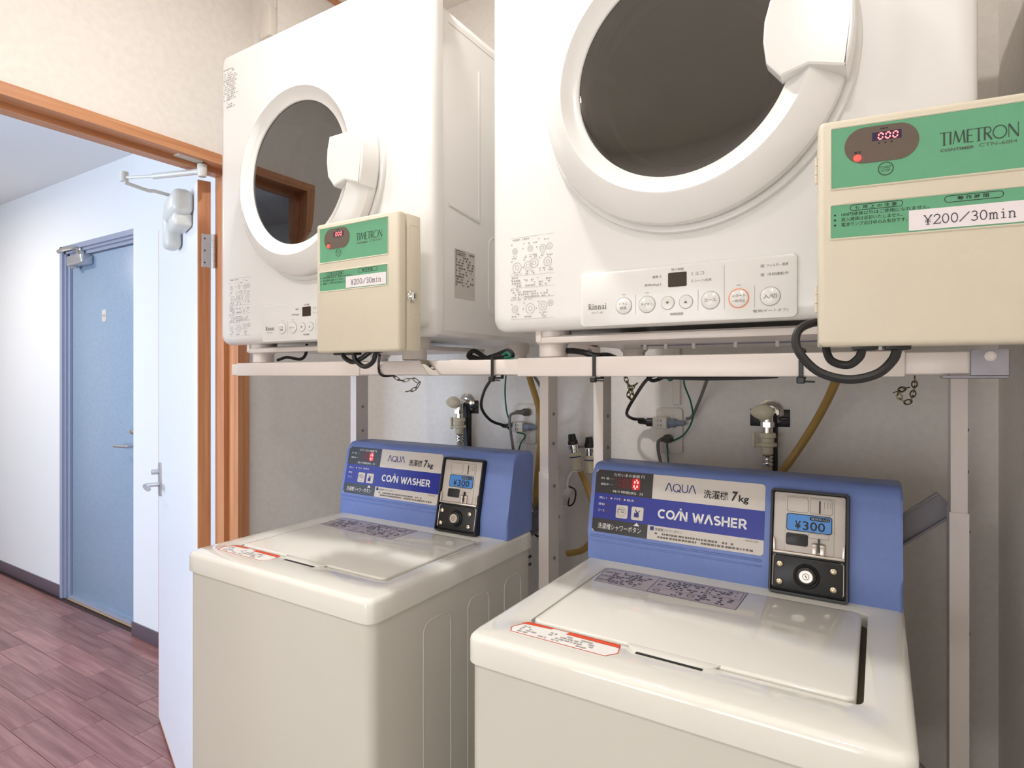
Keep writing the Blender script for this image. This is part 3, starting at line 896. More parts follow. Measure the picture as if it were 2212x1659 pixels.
    ln = [stroke([(x, 0.016), (x, 0.045)], 0.0005) for x in (0.256, 0.345, 0.4175)] + [stroke([(0.3795, 0.016), (0.3795, 0.075)], 0.0005)]
    for x, z in ((0.238, 0.0455), (0.273, 0.0455), (0.398, 0.0465)):
        ln.append(face(rrect(x - 0.0028, x + 0.0028, z, z + 0.0012)))
    for x, z in ((0.4275, 0.0675), (0.4275, 0.0560)):
        ln.append(face(rrect(x - 0.0025, x + 0.0018, z, z + 0.0038)))
    for x, z in ((0.2925, 0.0655), (0.2925, 0.0545), (0.337, 0.0655), (0.337, 0.0555)):
        ln.append(face(rrect(x - 0.0006, x + 0.0006, z, z + 0.0042)))
    printed('panel_line', P, merge(*ln), M_PRINTLIGHT, cp)
    printed('maker_logo', P, place(glyph_run(RINN, 'Rinnai', 0.06), 0.1815, 0.2105, 0.0265, 0.0355), M_PRINT, cp)
    printed('model_lettering', P, tfit('RDTC-80', 0.187, 0.205, 0.0205, 0.0232), M_PRINTLIGHT, cp)
    # instruction print left of the panel and caution print near the top
    g = []
    for (x0, x1, z0, z1, rows, sd) in ((0.040, 0.085, 0.1475, 0.1515, 1, 1), (0.040, 0.060, 0.0855, 0.0892, 1, 7), (0.040, 0.058, 0.066, 0.0695, 1, 8), (0.040, 0.088, 0.0495, 0.053, 1, 9),
                                       (0.044, 0.118, 0.0535, 0.0655, 3, 2), (0.042, 0.062, 0.0715, 0.0845, 3, 3), (0.068, 0.086, 0.0715, 0.0845, 3, 4), (0.093, 0.118, 0.0715, 0.0845, 3, 5),
                                       (0.042, 0.060, 0.118, 0.124, 2, 11), (0.066, 0.090, 0.118, 0.124, 2, 12), (0.094, 0.118, 0.118, 0.124, 2, 13),
                                       (0.040, 0.064, 0.091, 0.097, 2, 14), (0.068, 0.090, 0.091, 0.098, 2, 15), (0.094, 0.118, 0.094, 0.101, 2, 16),
                                       (0.042, 0.060, 0.022, 0.030, 2, 17), (0.066, 0.088, 0.021, 0.025, 1, 18), (0.094, 0.108, 0.021, 0.030, 3, 19), (0.066, 0.090, 0.140, 0.1435, 1, 20), (0.096, 0.116, 0.143, 0.1465, 1, 21)):
        g.append(greek(x0, x1, z0, z1, rows, sd, lo=0.3, hi=0.9))
    for cx_, cz_, r in ((0.048, 0.131, 0.005), (0.077, 0.133, 0.005), (0.100, 0.131, 0.006), (0.112, 0.133, 0.0055), (0.052, 0.104, 0.0085), (0.073, 0.105, 0.0075), (0.084, 0.109, 0.008), (0.109, 0.109, 0.0075), (0.048, 0.036, 0.006), (0.077, 0.036, 0.0085), (0.100, 0.039, 0.0075), (0.114, 0.043, 0.005)):
        g.append(outline(circ(cx_, cz_, r, 16), 0.0007))
        g.append(outline(circ(cx_, cz_, r * 0.45, 12), 0.0006))
    for z in (0.1525, 0.0902, 0.0705, 0.0538, 0.0195):
        g.append(stroke([(0.040, z), (0.1205, z)], 0.0004))
    for x, z in ((0.042, 0.142), (0.0655, 0.142), (0.093, 0.147), (0.042, 0.1145), (0.0655, 0.1155), (0.094, 0.1165), (0.042, 0.0835), (0.066, 0.0835), (0.0905, 0.0845), (0.042, 0.0445), (0.0655, 0.0455), (0.092, 0.0465), (0.0635, 0.134), (0.089, 0.134), (0.0635, 0.104), (0.0905, 0.105), (0.0635, 0.036), (0.0885, 0.036)):
        g.append(face(rrect(x - 0.001, x + 0.001, z - 0.001, z + 0.001)))
    printed('instruction_print', F, merge(*g), M_PRINTLIGHT, root)
    g = [greek(0.018, 0.072, 0.572, 0.648, 15, 31, lo=0.3, hi=0.9), greek(0.030, 0.060, 0.554, 0.571, 3, 32, lo=0.3, hi=0.9)]
    printed('caution_print', F, merge(*g), M_PRINTLIGHT, root)
    # side details (right flank): ridge, recessed access panel outline, rating label, seam
    S = (Vector((DW - 0.004, 0, 0)), Y, Z, X)
    m = MB().slab(S, rrect(0.148, 0.154, 0.235, 0.54, 0.0025), -0.001, 0.0025, 0.0015)
    m.slab(S, [(0.053, 0.246), (0.153, 0.233), (0.153, 0.240), (0.053, 0.253)], -0.001, 0.003, 0.001)
    finish('side_ridge', m, M_DRYERSIDE, root)
    printed('side_seam', S, merge(stroke([(0.05, DH - 0.095), (0.5, DH - 0.095)], 0.0012)), M_PRINTLIGHT, root)
    m = MB()
    mid = rrect(0.185, 0.42, 0.055, 0.215, 0.022, 6)
    m.tube([Vector((DW - 0.004, a, b)) for a, b in mid], 0.0022, 6, 0, closed=True)
    finish('access_panel_rim', m, M_DRYERSIDE, root)
    rl = finish('rating_label', MB().slab(S, rrect(0.070, 0.136, 0.076, 0.170), -0.0005, 0.0004), M_LABELGREY, root)
    S2 = (Vector((DW - 0.004 + 0.0006, 0, 0)), Y, Z, X)
    g = [greek(0.073, 0.133, 0.099, 0.158, 11, 41, lo=0.3, hi=1.2), greek(0.073, 0.104, 0.158, 0.169, 3, 42, fill=0.95), greek(0.118, 0.133, 0.161, 0.167, 1, 43, fill=0.9)]
    printed('rating_print', S2, merge(*g), M_PRINT, rl)
    # underside: filter tray with front lip, feet
    m = MB().rbox(0.075, 0.50, 0.022, 0.036, -0.020, -0.009, 0.003)
    m.rbox(0.085, 0.49, 0.036, 0.40, -0.016, -0.006, 0.002)
    m.rbox(0.075, 0.085, 0.02, 0.05, -0.018, 0.004, 0.002)
    m.rbox(0.492, 0.502, 0.02, 0.10, -0.020, 0.006, 0.002)
    finish('bottom_tray', m, M_RAIL, root)
    for fx in (0.09, 0.56):
        for fy in (0.055, 0.44):
            m = MB().lathe([(0.0, -0.043), (0.021, -0.043), (0.024, -0.041), (0.024, -0.022), (0.030, -0.016), (0.031, 0.006), (0.0, 0.006)], (fx, fy, 0), (0, 0, 1), 28)
            finish('foot', m, M_RAIL, root)
    return root
dryer_r = make_dryer()
tag(dryer_r, 'white round-door tumble dryer nearest the right wall, cut off by the top edge', 'clothes dryer', 'wall-mounted tumble dryers above the washers')
dryer_l = copy_tree(dryer_r)
dryer_l.location = (-1.332, 0.827, DRY_Z)
tag(dryer_l, 'white round-door tumble dryer beside the open doorway', 'clothes dryer')

# ================================================================== DRYER STANDS
RZ0, RZ1 = 1.381, 1.410
def bolt(o, ax, r=0.006):
    return MB().lathe([(0, 0), (r, 0), (r, 0.002), (r * 0.5, 0.004), (0, 0.004)], o, ax, 10)
def make_stand(xl, xr, rail0, rail1, label, right):
    t = thing('dryer_stand', ((xl + xr) / 2, 1.1, 0), label, 'dryer stand', 'white steel stands carrying the dryers')
    p = Part(t)
    # telescoping front rail: thick middle tube, thinner ends
    if right:
        p('front_rail', MB().rbox(rail0 + 0.052, rail1 - 0.095, 0.843, 0.872, RZ0 - 0.002, RZ1, 0.0025), M_RAIL)
        p('rail_end', MB().rbox(rail0, rail0 + 0.06, 0.846, 0.870, RZ0 + 0.001, RZ1 - 0.002, 0.0025), M_RAIL)
        p('rail_end', MB().rbox(rail1 - 0.10, rail1, 0.846, 0.870, RZ0 + 0.001, RZ1 - 0.002, 0.0025), M_RAIL)
        m = MB().rbox(rail1 - 0.034, rail1 + 0.001, 0.8425, 0.846, RZ0 - 0.001, RZ1, 0.001, 1)
        m.rbox(rail1 - 0.06, rail1 + 0.001, 0.8425, 0.87, RZ0 - 0.004, RZ0 - 0.0005, 0.001, 1)
        bk = p('corner_bracket', m, M_GALV)
        p('bolt', bolt((rail1 - 0.016, 0.8425, RZ1 - 0.008), (0, -1, 0), 0.0055), M_RAIL)
    else:
        p('front_rail', MB().rbox(rail0 + 0.024, rail0 + 0.43, 0.843, 0.872, RZ0 - 0.001, RZ1, 0.0025), M_RAIL)
        p('rail_end', MB().rbox(rail0, rail0 + 0.03, 0.846, 0.870, RZ0 + 0.001, RZ1 - 0.002, 0.0025), M_RAIL)
        p('rail_end', MB().rbox(rail0 + 0.425, rail1, 0.846, 0.870, RZ0 + 0.001, RZ1 - 0.002, 0.0025), M_RAIL)
        a, b = PY(905, 772, 0.842), PY(940, 807, 0.842)
        m = MB().slab((Vector((0, 0.845, 0)), X, Z, -Y), [(a.x, RZ1 - 0.001), (a.x + 0.022, RZ1 - 0.001), (b.x + 0.012, RZ0), (b.x - 0.016, RZ0)], 0, 0.003, 0.001)
        p('corner_bracket', m, M_CHROME)
    for x in (xl, xr):
        s = 0.0225
        # rear post: pressed channel, lower sleeve thicker
        x0 = x
        ch = [(x0, 1.215), (x0 + s, 1.215), (x0 + s, 1.262), (x0 + s - 0.004, 1.262), (x0 + s - 0.004, 1.219), (x0 + 0.004, 1.219), (x0 + 0.004, 1.262), (x0, 1.262)]
        po = p('rear_post', MB().prism(ch, 2, 0.6, RZ1), M_RAIL)
        e = 0.0018
        sl = [(x0 - e, 1.213), (x0 + s + e, 1.213), (x0 + s + e, 1.264), (x0 + s, 1.264), (x0 + s, 1.215), (x0, 1.215), (x0, 1.264), (x0 - e, 1.264)]
        p('post_sleeve', MB().prism(sl, 2, 0.0, 1.155), M_RAIL)
        for z in (1.12, 0.95, 1.22, 1.29):
            bb = bolt((x0 + s + (e if z < 1.155 else 0), 1.24, z), (1, 0, 0), 0.004)
            p('bolt', bb, M_GALV)
        p('side_arm', MB().rbox(x0, x0 + s, 0.872, 1.262, RZ0, RZ1, 0.002), M_RAIL)
        p('floor_skid', MB().rbox(x0, x0 + s, 1.0 if x0 > -0.6 or x0 < -1.3 else 1.20, 1.42, 0.0, 0.03, 0.003), M_RAIL)
    p('rear_rail', MB().rbox(xl + 0.022, xr, 1.236, 1.262, RZ0, RZ1, 0.002), M_RAIL)
    # cross braces behind the washer: open channels
    for a, b in (((xr, 1.160), (xl + 0.022, 0.62)), ((xl + 0.022, 1.160), (xr, 0.62))) if right else (((xl + 0.022, 0.62), (xr, 1.05)),):
        d = Vector((b[0] - a[0], 0, b[1] - a[1])); L = d.length; ang = math.atan2(d.z, d.x)
        mt = Matrix.Translation((a[0], 1.266 if a[0] > b[0] else 1.285, a[1])) @ Matrix.Rotation(-ang, 4, 'Y')
        m = MB()
        m.rbox(0.0, L, 0.010, 0.013, -0.022, 0.022, 0.001, 1, mt)
        m.rbox(0.0, L, 0.0, 0.013, 0.018, 0.022, 0.001, 1, mt)
        m.rbox(0.0, L, 0.0, 0.013, -0.022, -0.018, 0.001, 1, mt)
        p('cross_brace', m, M_RAILDARK)
    return t
make_stand(-0.541, 0.100, -0.566, 0.121, 'white steel dryer stand around the washer nearest the right wall', True)
make_stand(-1.308, -0.678, -1.314, -0.567, 'white steel dryer stand around the washer beside the doorway', False)

# ================================================================== WASHERS
WW, WD, WT = 0.53, 0.53, 1.018
def make_washer():
    root = thing('washing_machine', (-0.497, 0.673, 0), '', '')
    # cabinet with rounded upright edges
    e = 0.004
    ol = rrect(e, WW - e, e, WD - e, 0.022, 6)
    m = MB().loops([[(x, y, 0.03) for x, y in ol], [(x, y, WT - 0.038) for x, y in ol]], True, True, True)
    finish('cabinet', m, M_IVORY, root)
    for fx in (0.05, 0.48):
        for fy in (0.05, 0.48):
            finish('foot', MB().lathe([(0, 0), (0.02, 0), (0.02, 0.02), (0.015, 0.032), (0, 0.032)], (fx, fy, 0), (0, 0, 1), 16), M_BLACKSOFT, root)
    # top cover: frame with the lid opening
    x0, x1, y0, y1 = 0.0555, 0.482, 0.083, 0.378
    cx, cy = (x0 + x1) / 2, (y0 + y1) / 2
    angs = [2 * math.pi * k / 144 for k in range(144)]
    for bx in ((0, WW, 0, WD), (x0, x1, y0, y1)):
        for px in bx[:2]:
            for py in bx[2:]:
                for dd in (-0.05, 0.0, 0.05):
                    angs.append((math.atan2(py - cy, px - cx) + dd * 0.3) % (2 * math.pi))
    angs = sorted(set(angs))
    def lp(ins, z, r):
        return [(a, b, z) for a, b in rr_ring(cx, cy, ins, WW - ins, ins, WD - ins, r, angs)]
    ls = [lp(0.006, WT - 0.042, 0.018), lp(0.0, WT - 0.040, 0.020), lp(0.0, WT - 0.010, 0.020), lp(0.0015, WT - 0.005, 0.019), lp(0.005, WT - 0.0015, 0.016), lp(0.010, WT, 0.012)]
    hole = rr_ring(cx, cy, x0, x1, y0, y1, 0.012, angs)
    hole_o = rr_ring(cx, cy, x0 - 0.003, x1 + 0.003, y0 - 0.003, y1 + 0.003, 0.014, angs)
    ls.append([(a, b, WT) for a, b in hole_o])
    ls.append([(a, b, WT - 0.0015) for a, b in hole])
    ls.append([(a, b, WT - 0.022) for a, b in hole])
    top = finish('top_cover', MB().loops(ls, True, False, True), M_IVORYTOP, root, sharp=45)
    # lid with rolled edge, a finger tongue at the front
    U = (Vector((0, 0, WT)), X, Y, Z)
    lid = finish('lid', MB().slab(U, rrect(0.0595, 0.4745, 0.087, 0.374, 0.012, 5), -0.016, 0.0015, 0.004), M_IVORYTOP, root, sharp=45)
    tongue = [(0.206, 0.0895), (0.216, 0.077), (0.224, 0.0725), (0.308, 0.0715), (0.318, 0.0755), (0.330, 0.0895)]
    finish('finger_tongue', MB().slab(U, tongue, -0.001, 0.0022, 0.0018), M_IVORYTOP, lid)
    finish('finger_recess_shade', MB().slab(U, [(0.226, 0.0670), (0.312, 0.0660), (0.312, 0.0715), (0.226, 0.0725)], -0.001, 0.0004), M_BLACK, lid)  # flat dark strip standing in for the shade of a finger recess
    finish('lid_gap_shade', MB().box(0.0560, 0.4815, 0.0835, 0.3775, WT - 0.0215, WT - 0.0205), M_TUB, root)  # dark sheet below the lid, shade of the gap put into its colour
    # red hexagonal caution label along the front left
    hexa = [(0.046, 0.052), (0.052, 0.038), (0.196, 0.038), (0.208, 0.054), (0.202, 0.078), (0.060, 0.078)]
    cl = finish('caution_label', MB().slab(U, hexa, -0.0002, 0.0004), M_WHITEINK, top)
    band = [(0.1245, 0.0695), (0.2045, 0.0690), (0.202, 0.0785), (0.127, 0.0785)]
    sh = [outline(hexa, 0.0012), face([(0.052, 0.069), (0.1005, 0.0735), (0.1005, 0.0785), (0.060, 0.0785)]), face(band)]
    printed('caution_band', (Vector((0, 0, WT + 0.0005)), X, Y, Z), merge(*sh), M_RED, root)
    printed('caution_print', (Vector((0, 0, WT + 0.0005)), X, Y, Z), merge(greek(0.060, 0.196, 0.042, 0.066, 4, 51, lo=0.4, hi=1.4)), M_PRINTLIGHT, root)
    # notice sheet on the rear of the lid
    nl = [(0.070, 0.287), (0.309, 0.281), (0.312, 0.366), (0.064, 0.362)]
    finish('notice_label', MB().slab((Vector((0, 0, WT + 0.0015)), X, Y, Z), nl, -0.0002, 0.0003), M_NOTICE, lid)
    N2 = (Vector((0, 0, WT + 0.0019)), X, Y, Z)
    g = [outline(nl, 0.0008)]
    g.append(greek(0.088, 0.162, 0.292, 0.356, 8, 61, lo=0.3, hi=1.0))
    g.append(greek(0.186, 0.248, 0.316, 0.358, 5, 62, lo=0.3, hi=1.0)); g.append(greek(0.200, 0.226, 0.290, 0.310, 3, 63, lo=0.3, hi=1.0))
    g.append(greek(0.256, 0.304, 0.330, 0.358, 4, 64, lo=0.3, hi=1.0)); g.append(greek(0.244, 0.304, 0.288, 0.322, 4, 65, lo=0.3, hi=1.0))
    g += [outline(rrect(0.165, 0.2515, 0.287, 0.361), 0.0007), outline(rrect(0.253, 0.307, 0.325, 0.361), 0.0007), stroke([(0.165, 0.313), (0.2515, 0.313)], 0.0006)]
    for i in range(2):
        for j in range(3):
            g.append(outline(circ(0.0745 + 0.009 * i, 0.300 + 0.022 * j, 0.0045, 8), 0.0010))
    for j in range(2):
        g.append(outline(circ(0.175, 0.328 + 0.02 * j, 0.006, 3), 0.0012))
    g.append(outline(circ(0.178, 0.300, 0.006, 14), 0.0012)); g.append(outline(circ(0.234, 0.302, 0.006, 14), 0.0012))
    printed('notice_print', N2, merge(*g), M_NOTICEINK, lid)
    # side emboss (right flank)
    S = (Vector((WW - e, 0, 0)), Y, Z, X)
    for ya, yb in ((0.135, 0.215), (0.27, 0.345), (0.405, 0.475)):
        m = MB().tube([Vector((WW - e - 0.0006, a, b)) for a, b in rrect(ya, yb, 0.30, WT - 0.085, 0.02, 5)], 0.0018, 6, 0, closed=True)
        finish('side_emboss', m, M_IVORY, root)
    sq = MB()
    for z in (WT - 0.062, WT - 0.080):
        sq.slab(S, rrect(0.512, 0.522, z - 0.003, z + 0.003), -0.001, 0.0008)
    finish('side_vent_slot', sq, M_BLACK, root)
    # blue console
    prof = [(0.412, 0.0), (0.414, 0.040), (0.4165, 0.050), (0.442, 0.165), (0.446, 0.176), (0.453, 0.1835), (0.462, 0.186), (0.522, 0.186), (0.527, 0.182), (0.528, 0.176), (0.528, 0.0)]
    prof = [(y, WT - 0.001 + z) for y, z in prof]
    bm = bmesh.new()
    mp = MB().prism(prof, 0, -0.001, WW - 0.002)
    vs = [bm.verts.new(q) for q in mp.v]
    for q in mp.f:
        bm.faces.new([vs[i] for i in q])
    ends = [ed for ed in bm.edges if abs(ed.verts[0].co.x - ed.verts[1].co.x) < 1e-6 and min(v.co.z for v in ed.verts) > WT + 0.01 or
            (abs(ed.verts[0].co.x - ed.verts[1].co.x) < 1e-6 and abs(ed.verts[0].co.z - ed.verts[1].co.z) > 0.02)]
    bmesh.ops.bevel(bm, geom=ends, offset=0.006, segments=3, profile=0.5, affect='EDGES')
    con = finish('console', MB().addbm(bm), M_BLUE, root, sharp=40)
    sl = Vector((0, 0.442 - 0.4165, 0.115)).normalized()
    NO = Vector((0, -sl.z, sl.y))
    kz = 0.115 / (sl.z * 0.115 / sl.z)                       # height measured along the slope
    o0 = Vector((0, 0.4165 - sl.y / sl.z * 0.050, WT - 0.001))
    P0 = (o0, X, sl / sl.z, NO)                               # ey scaled so that its unit is height
    m = MB()
    for z in (0.0465, 0.037):
        m.rbox(0.006, 0.325, 0.4125, 0.4165, WT + z - 0.003, WT + z, 0.0012, 2)
    finish('console_rib', m, M_BLUE, con)
    rim = rrect(0.0075, 0.3275, 0.0535, 0.1725, 0.006)
    lb = finish('console_label', MB().slab(P0, rim, -0.0005, 0.0008), M_STWHITE, con)
    def pr(name, sh, mt, lv=1):
        return printed(name, P0, sh, mt, con, 0.0008 + 0.0003 * lv)
    pr('label_blue_band', merge(face(rrect(0.0075, 0.3275, 0.0790, 0.1275))), M_STBLUE)
    tl = [(0.0075, 0.1275), (0.126, 0.1275), (0.126, 0.1725), (0.0135, 0.1725), (0.0075, 0.1665)]
    bl = [(0.0075, 0.0595), (0.0135, 0.0535), (0.1215, 0.0535), (0.1215, 0.0790), (0.0075, 0.0790)]
    pr('label_dark_field', merge(face(tl), face(bl)), M_STBLACK)
    pr('maker_logo', place(glyph_run(AQUA, 'AQUA', 0.06), 0.1505, 0.2085, 0.1430, 0.1590), M_NAVY, 2)
    pr('product_lettering', merge(tfit('洗濯機', 0.2225, 0.2660, 0.1385, 0.1535, 0.01), tfit('7', 0.2715, 0.2825, 0.1385, 0.1555, 0.03, 0.18), tfit('kg', 0.2835, 0.3010, 0.1350, 0.1500, 0.02, 0.05)), M_BLACKINK, 2)
    pr('coin_washer_lettering', place(glyph_run(COIN, 'COIN WASHER', 0.10), 0.1395, 0.2995, 0.0925, 0.1155), M_WHITEINK, 2)
    pr('note_lettering', merge(tfit('洗濯槽シャワーボタン', 0.136, 0.187, 0.0705, 0.0755), greek(0.136, 0.312, 0.0565, 0.0685, 2, 71, fill=0.85, lo=0.3, hi=1.0), tfit('MCW-C70', 0.298, 0.318, 0.0735, 0.0765)), M_PRINT, 2)
    pr('note_mark', face(rrect(0.1265, 0.1335, 0.0700, 0.0770)), M_NAVY, 2)
    t = [tfit('ただいまの金額 円', 0.046, 0.1085, 0.1625, 0.1685), tfit('残り時間(約)  分', 0.0455, 0.1085, 0.1300, 0.1358), tfit('料 金', 0.019, 0.037, 0.1545, 0.1590), tfit('運転中', 0.019, 0.036, 0.1430, 0.1475),
         tfit('洗い', 0.0175, 0.0345, 0.1165, 0.1215), tfit('すすぎ', 0.0495, 0.0635, 0.1170, 0.1215), tfit('脱水', 0.0765, 0.0915, 0.1170, 0.1215), tfit('運転', 0.0175, 0.0315, 0.1045, 0.1090), tfit('コース', 0.0175, 0.0315, 0.0925, 0.0970),
         tfit('洗濯槽シャワーボタン', 0.0205, 0.1090, 0.0600, 0.0710), face([(0.0935, 0.0735), (0.1055, 0.0735), (0.0995, 0.0795)])]
    for x in (0.0425, 0.0705):
        t.append(face([(x, 0.1172), (x + 0.0045, 0.1193), (x, 0.1214)]))
    for k in range(4):
        t.append(face(rrect(0.0385 + 0.0022 * k, 0.0393 + 0.0022 * k, 0.1562, 0.1570))); t.append(face(rrect(0.0385 + 0.0022 * k, 0.0393 + 0.0022 * k, 0.1448, 0.1456)))
    pr('panel_lettering', merge(*t), M_WHITEINK, 2)
    dots = [face(circ(x, z, 0.0022, 10)) for x, z in ((0.0385, 0.1193), (0.0665, 0.1193), (0.0950, 0.1193), (0.0380, 0.1068), (0.0380, 0.0948))]
    pr('indicator_dot', merge(*dots), mat('maroon_indicator', (110, 24, 34), 0.4, noise=0.02), 2)
    pr('led_window', face(rrect(0.0530, 0.1010, 0.1395, 0.1615, 0.002)), mat('dark_red_window', (64, 10, 14), 0.3, noise=0.02), 1.4)
    pr('led_glow', face(rrect(0.0845, 0.1005, 0.1400, 0.1610, 0.003)), M_LEDGLOW, 1.7)  # halo of the lit digit, painted as a glowing patch
    pr('led_digit_off', merge(digit8('bc', 0.052, 0.1425, 0.006, 0.0155, 0.0024), digit8('abcdefg', 0.0645, 0.1425, 0.0068, 0.0155, 0.0024), digit8('abcdefg', 0.0755, 0.1425, 0.0068, 0.0155, 0.0024)), M_LEDOFF, 2)
    pr('led_digit', digit8('abcdef', 0.0885, 0.1425, 0.0062, 0.0155, 0.0030), M_LED, 2.4)
    for x in (0.0560, 0.0875):
        bt = finish('push_button', MB().slab(P0, rrect(x, x + 0.0245, 0.0840, 0.1090, 0.003), 0, 0.0032, 0.0012), M_STWHITE, con)
        c = (x + 0.0122, 0.0965)
        if x < 0.07:
            sh = merge(outline(circ(c[0], c[1], 0.0085, 18), 0.0006), greek(c[0] - 0.008, c[0] + 0.008, c[1] - 0.003, c[1] + 0.006, 2, 81, fill=0.9, lo=0.3, hi=0.6))
            printed('button_print', P0, sh, M_PRINT, con, 0.0036)
        else:
            sh = merge(face(rrect(c[0] - 0.006, c[0] + 0.0035, c[1] - 0.007, c[1] + 0.001)), stroke([(c[0] - 0.004, c[1] + 0.007), (c[0] + 0.001, c[1] + 0.0)], 0.0022), stroke([(c[0] + 0.001, c[1] + 0.002), (c[0] + 0.006, c[1] + 0.006)], 0.0014))
            printed('button_print', P0, sh, M_NAVY, con, 0.0036)
    # coin mechanism on the right of the console
    y = 0.0                                   # built upright about its own foot, then leant back with the console
    Fc = (Vector((0, y, 0.0)), X, Z, -Y)
    body = finish('coin_mechanism', MB().slab(Fc, rrect(0.3375, 0.4560, 0.0015, 0.1765, 0.006), -0.046, 0.0, 0.002), M_BLACK, root)
    body.location = (0, 0.398, WT)
    body.rotation_euler = (-math.atan(0.0255 / 0.115), 0, 0)
    body.scale = (1, 1, 0.978)
    m = MB()
    rim = rrect(0.3375, 0.4560, 0.0015, 0.1765, 0.006)
    Fq = (Vector((0, y, 0.0)), X, Z, -Y)
    o, ex, ey, nn = Fq
    inn = shrink(rim, 0.0052)
    m.loops([[o + ex * a + ey * b for a, b in rim], [o + ex * a + ey * b + nn * 0.006 for a, b in shrink(rim, 0.001)], [o + ex * a + ey * b + nn * 0.006 for a, b in shrink(rim, 0.0042)], [o + ex * a + ey * b for a, b in inn]])
    finish('mechanism_rim', m, M_BLACK, body)
    finish('face_plate', MB().slab(Fc, rrect(0.3435, 0.4502, 0.0690, 0.1705, 0.003), -0.001, 0.0015, 0.0008), M_SILVER, body)
    finish('face_relief', MB().slab(Fc, rrect(0.3615, 0.4345, 0.0720, 0.1660, 0.003), 0.001, 0.0032, 0.0012), M_SILVER, body)
    m = MB().slab(Fc, rrect(0.3440, 0.4500, 0.0675, 0.0715, 0.001), 0.0, 0.0075, 0.001)
    m.slab(Fc, [(0.3440, 0.0715), (0.3475, 0.0715), (0.3475, 0.088), (0.3440, 0.094)], 0.0, 0.0065, 0.0008)
    m.slab(Fc, [(0.4462, 0.0715), (0.4500, 0.0715), (0.4500, 0.094), (0.4462, 0.088)], 0.0, 0.0065, 0.0008)
    finish('coin_tray', m, M_STEEL, body)
    Fp = (Vector((0, y - 0.0033, 0.0)), X, Z, -Y)
    lines = [outline(rrect(0.3640, 0.3960, 0.1385, 0.1640, 0.004), 0.0005), outline(rrect(0.3985, 0.4320, 0.1385, 0.1640, 0.004), 0.0005), outline(rrect(0.3975, 0.4270, 0.098, 0.1060, 0.001), 0.0004)]
    for x in (0.4200, 0.4250, 0.4290):
        lines.append(stroke([(x, 0.149), (x, 0.160)], 0.0005))
    printed('plate_line', Fp, merge(*lines), M_PRINT, body)
    finish('coin_slot', MB().slab(Fp, rrect(0.4120, 0.4143, 0.1400, 0.1610), -0.0005, 0.0005), M_BLACK, body)
    finish('price_label', MB().slab(Fp, rrect(0.3635, 0.4315, 0.1070, 0.1360, 0.004), -0.0002, 0.0006), M_BLACKINK, body)
    Fr = (Vector((0, y - 0.0041, 0.0)), X, Z, -Y)
    printed('price_field', Fr, face(rrect(0.3647, 0.4303, 0.1082, 0.1348, 0.003)), M_PRICEBLUE, body, 0.0)
    Fs = (Vector((0, y - 0.0044, 0.0)), X, Z, -Y)
    printed('price_lettering', Fs, merge(tfit('\u00a5', 0.3765, 0.3855, 0.1105, 0.1245, 0.015), tfit('300', 0.3885, 0.4215, 0.1100, 0.1250, 0.01), face(rrect(0.3985, 0.4285, 0.1270, 0.1335, 0.003))), M_BLACKINK, body, 0.0)
    printed('slot_caption', (Vector((0, y - 0.0047, 0.0)), X, Z, -Y), tfit('硬貨投入口', 0.4010, 0.4265, 0.1281, 0.1324), mat('caption_blue_grey', (150, 176, 206), 0.5, noise=0.02), body, 0.0)
    finish('return_window', MB().slab(Fp, rrect(0.3635, 0.3965, 0.0830, 0.1030, 0.003), -0.0005, 0.0015, 0.0008), M_BLACK, body)
    m = MB()
    for x in (0.4035, 0.4150):
        m.lathe([(0, -0.004), (0.0040, -0.004), (0.0050, -0.002), (0.0050, 0.002), (0.0040, 0.004), (0, 0.004)], (x + 0.003, y - 0.004, 0.0865), (1, 0, 0), 16)
        m.rbox(x - 0.0005, x + 0.0065, y - 0.008, y, 0.072, 0.0865, 0.001)
    finish('return_lever', m, M_STEEL, body)
    finish('lever_slot', MB().slab(Fp, rrect(0.4115, 0.4140, 0.076, 0.0985), -0.0005, 0.0048), M_BLACK, body)
    finish('lock_plate', MB().slab(Fc, rrect(0.3450, 0.4480, 0.0080, 0.0640, 0.005), -0.001, 0.0045, 0.002), M_BLACK, body)
    m = MB()
    for x, s in ((0.3440, 1), (0.4490, -1)):
        m.tube([Vector((x + s * 0.0045, y - 0.003, 0.064)), Vector((x + s * 0.0005, y - 0.003, 0.061)), Vector((x + s * 0.0003, y - 0.003, 0.014)), Vector((x + s * 0.0035, y - 0.003, 0.0105))], 0.0011, 6, 0)
    finish('wire_clip', m, M_STEEL, body)
    Lk = Vector((0.3955, y - 0.0045, 0.035))
    finish('lock_boss', MB().lathe([(0.0200, 0.0), (0.0195, 0.003), (0.0175, 0.0045), (0.0155, 0.0035), (0.0145, 0.0055), (0.012, 0.0065), (0.0, 0.0065)], Lk, seg=36), M_BLACK, body)
    finish('lock_cylinder', MB().lathe([(0.0108, 0.006), (0.0106, 0.0085), (0.0098, 0.0092), (0.0, 0.0092)], Lk, seg=32), M_STEEL, body)
    Fk = (Lk + Vector((0, -0.0094, 0)), X, Z, -Y)
    printed('keyhole', Fk, merge(outline(circ(0, 0, 0.0052, 20), 0.0008), face([(-0.0018, 0.0018), (-0.0008, 0.0026), (0.0022, -0.0014), (0.0012, -0.0026)])), M_BLACKINK, body, 0.0)
    for x in (0.3555, 0.4345):
        for z in (0.0495, 0.0205):
            s_ = finish('screw', MB().lathe([(0.0056, 0.0), (0.0056, 0.001), (0.0045, 0.0032), (0.002, 0.0042), (0, 0.0043)], (x, y - 0.0045, z), seg=20), M_BRASSY, body)
    return root
washer_r = make_washer()
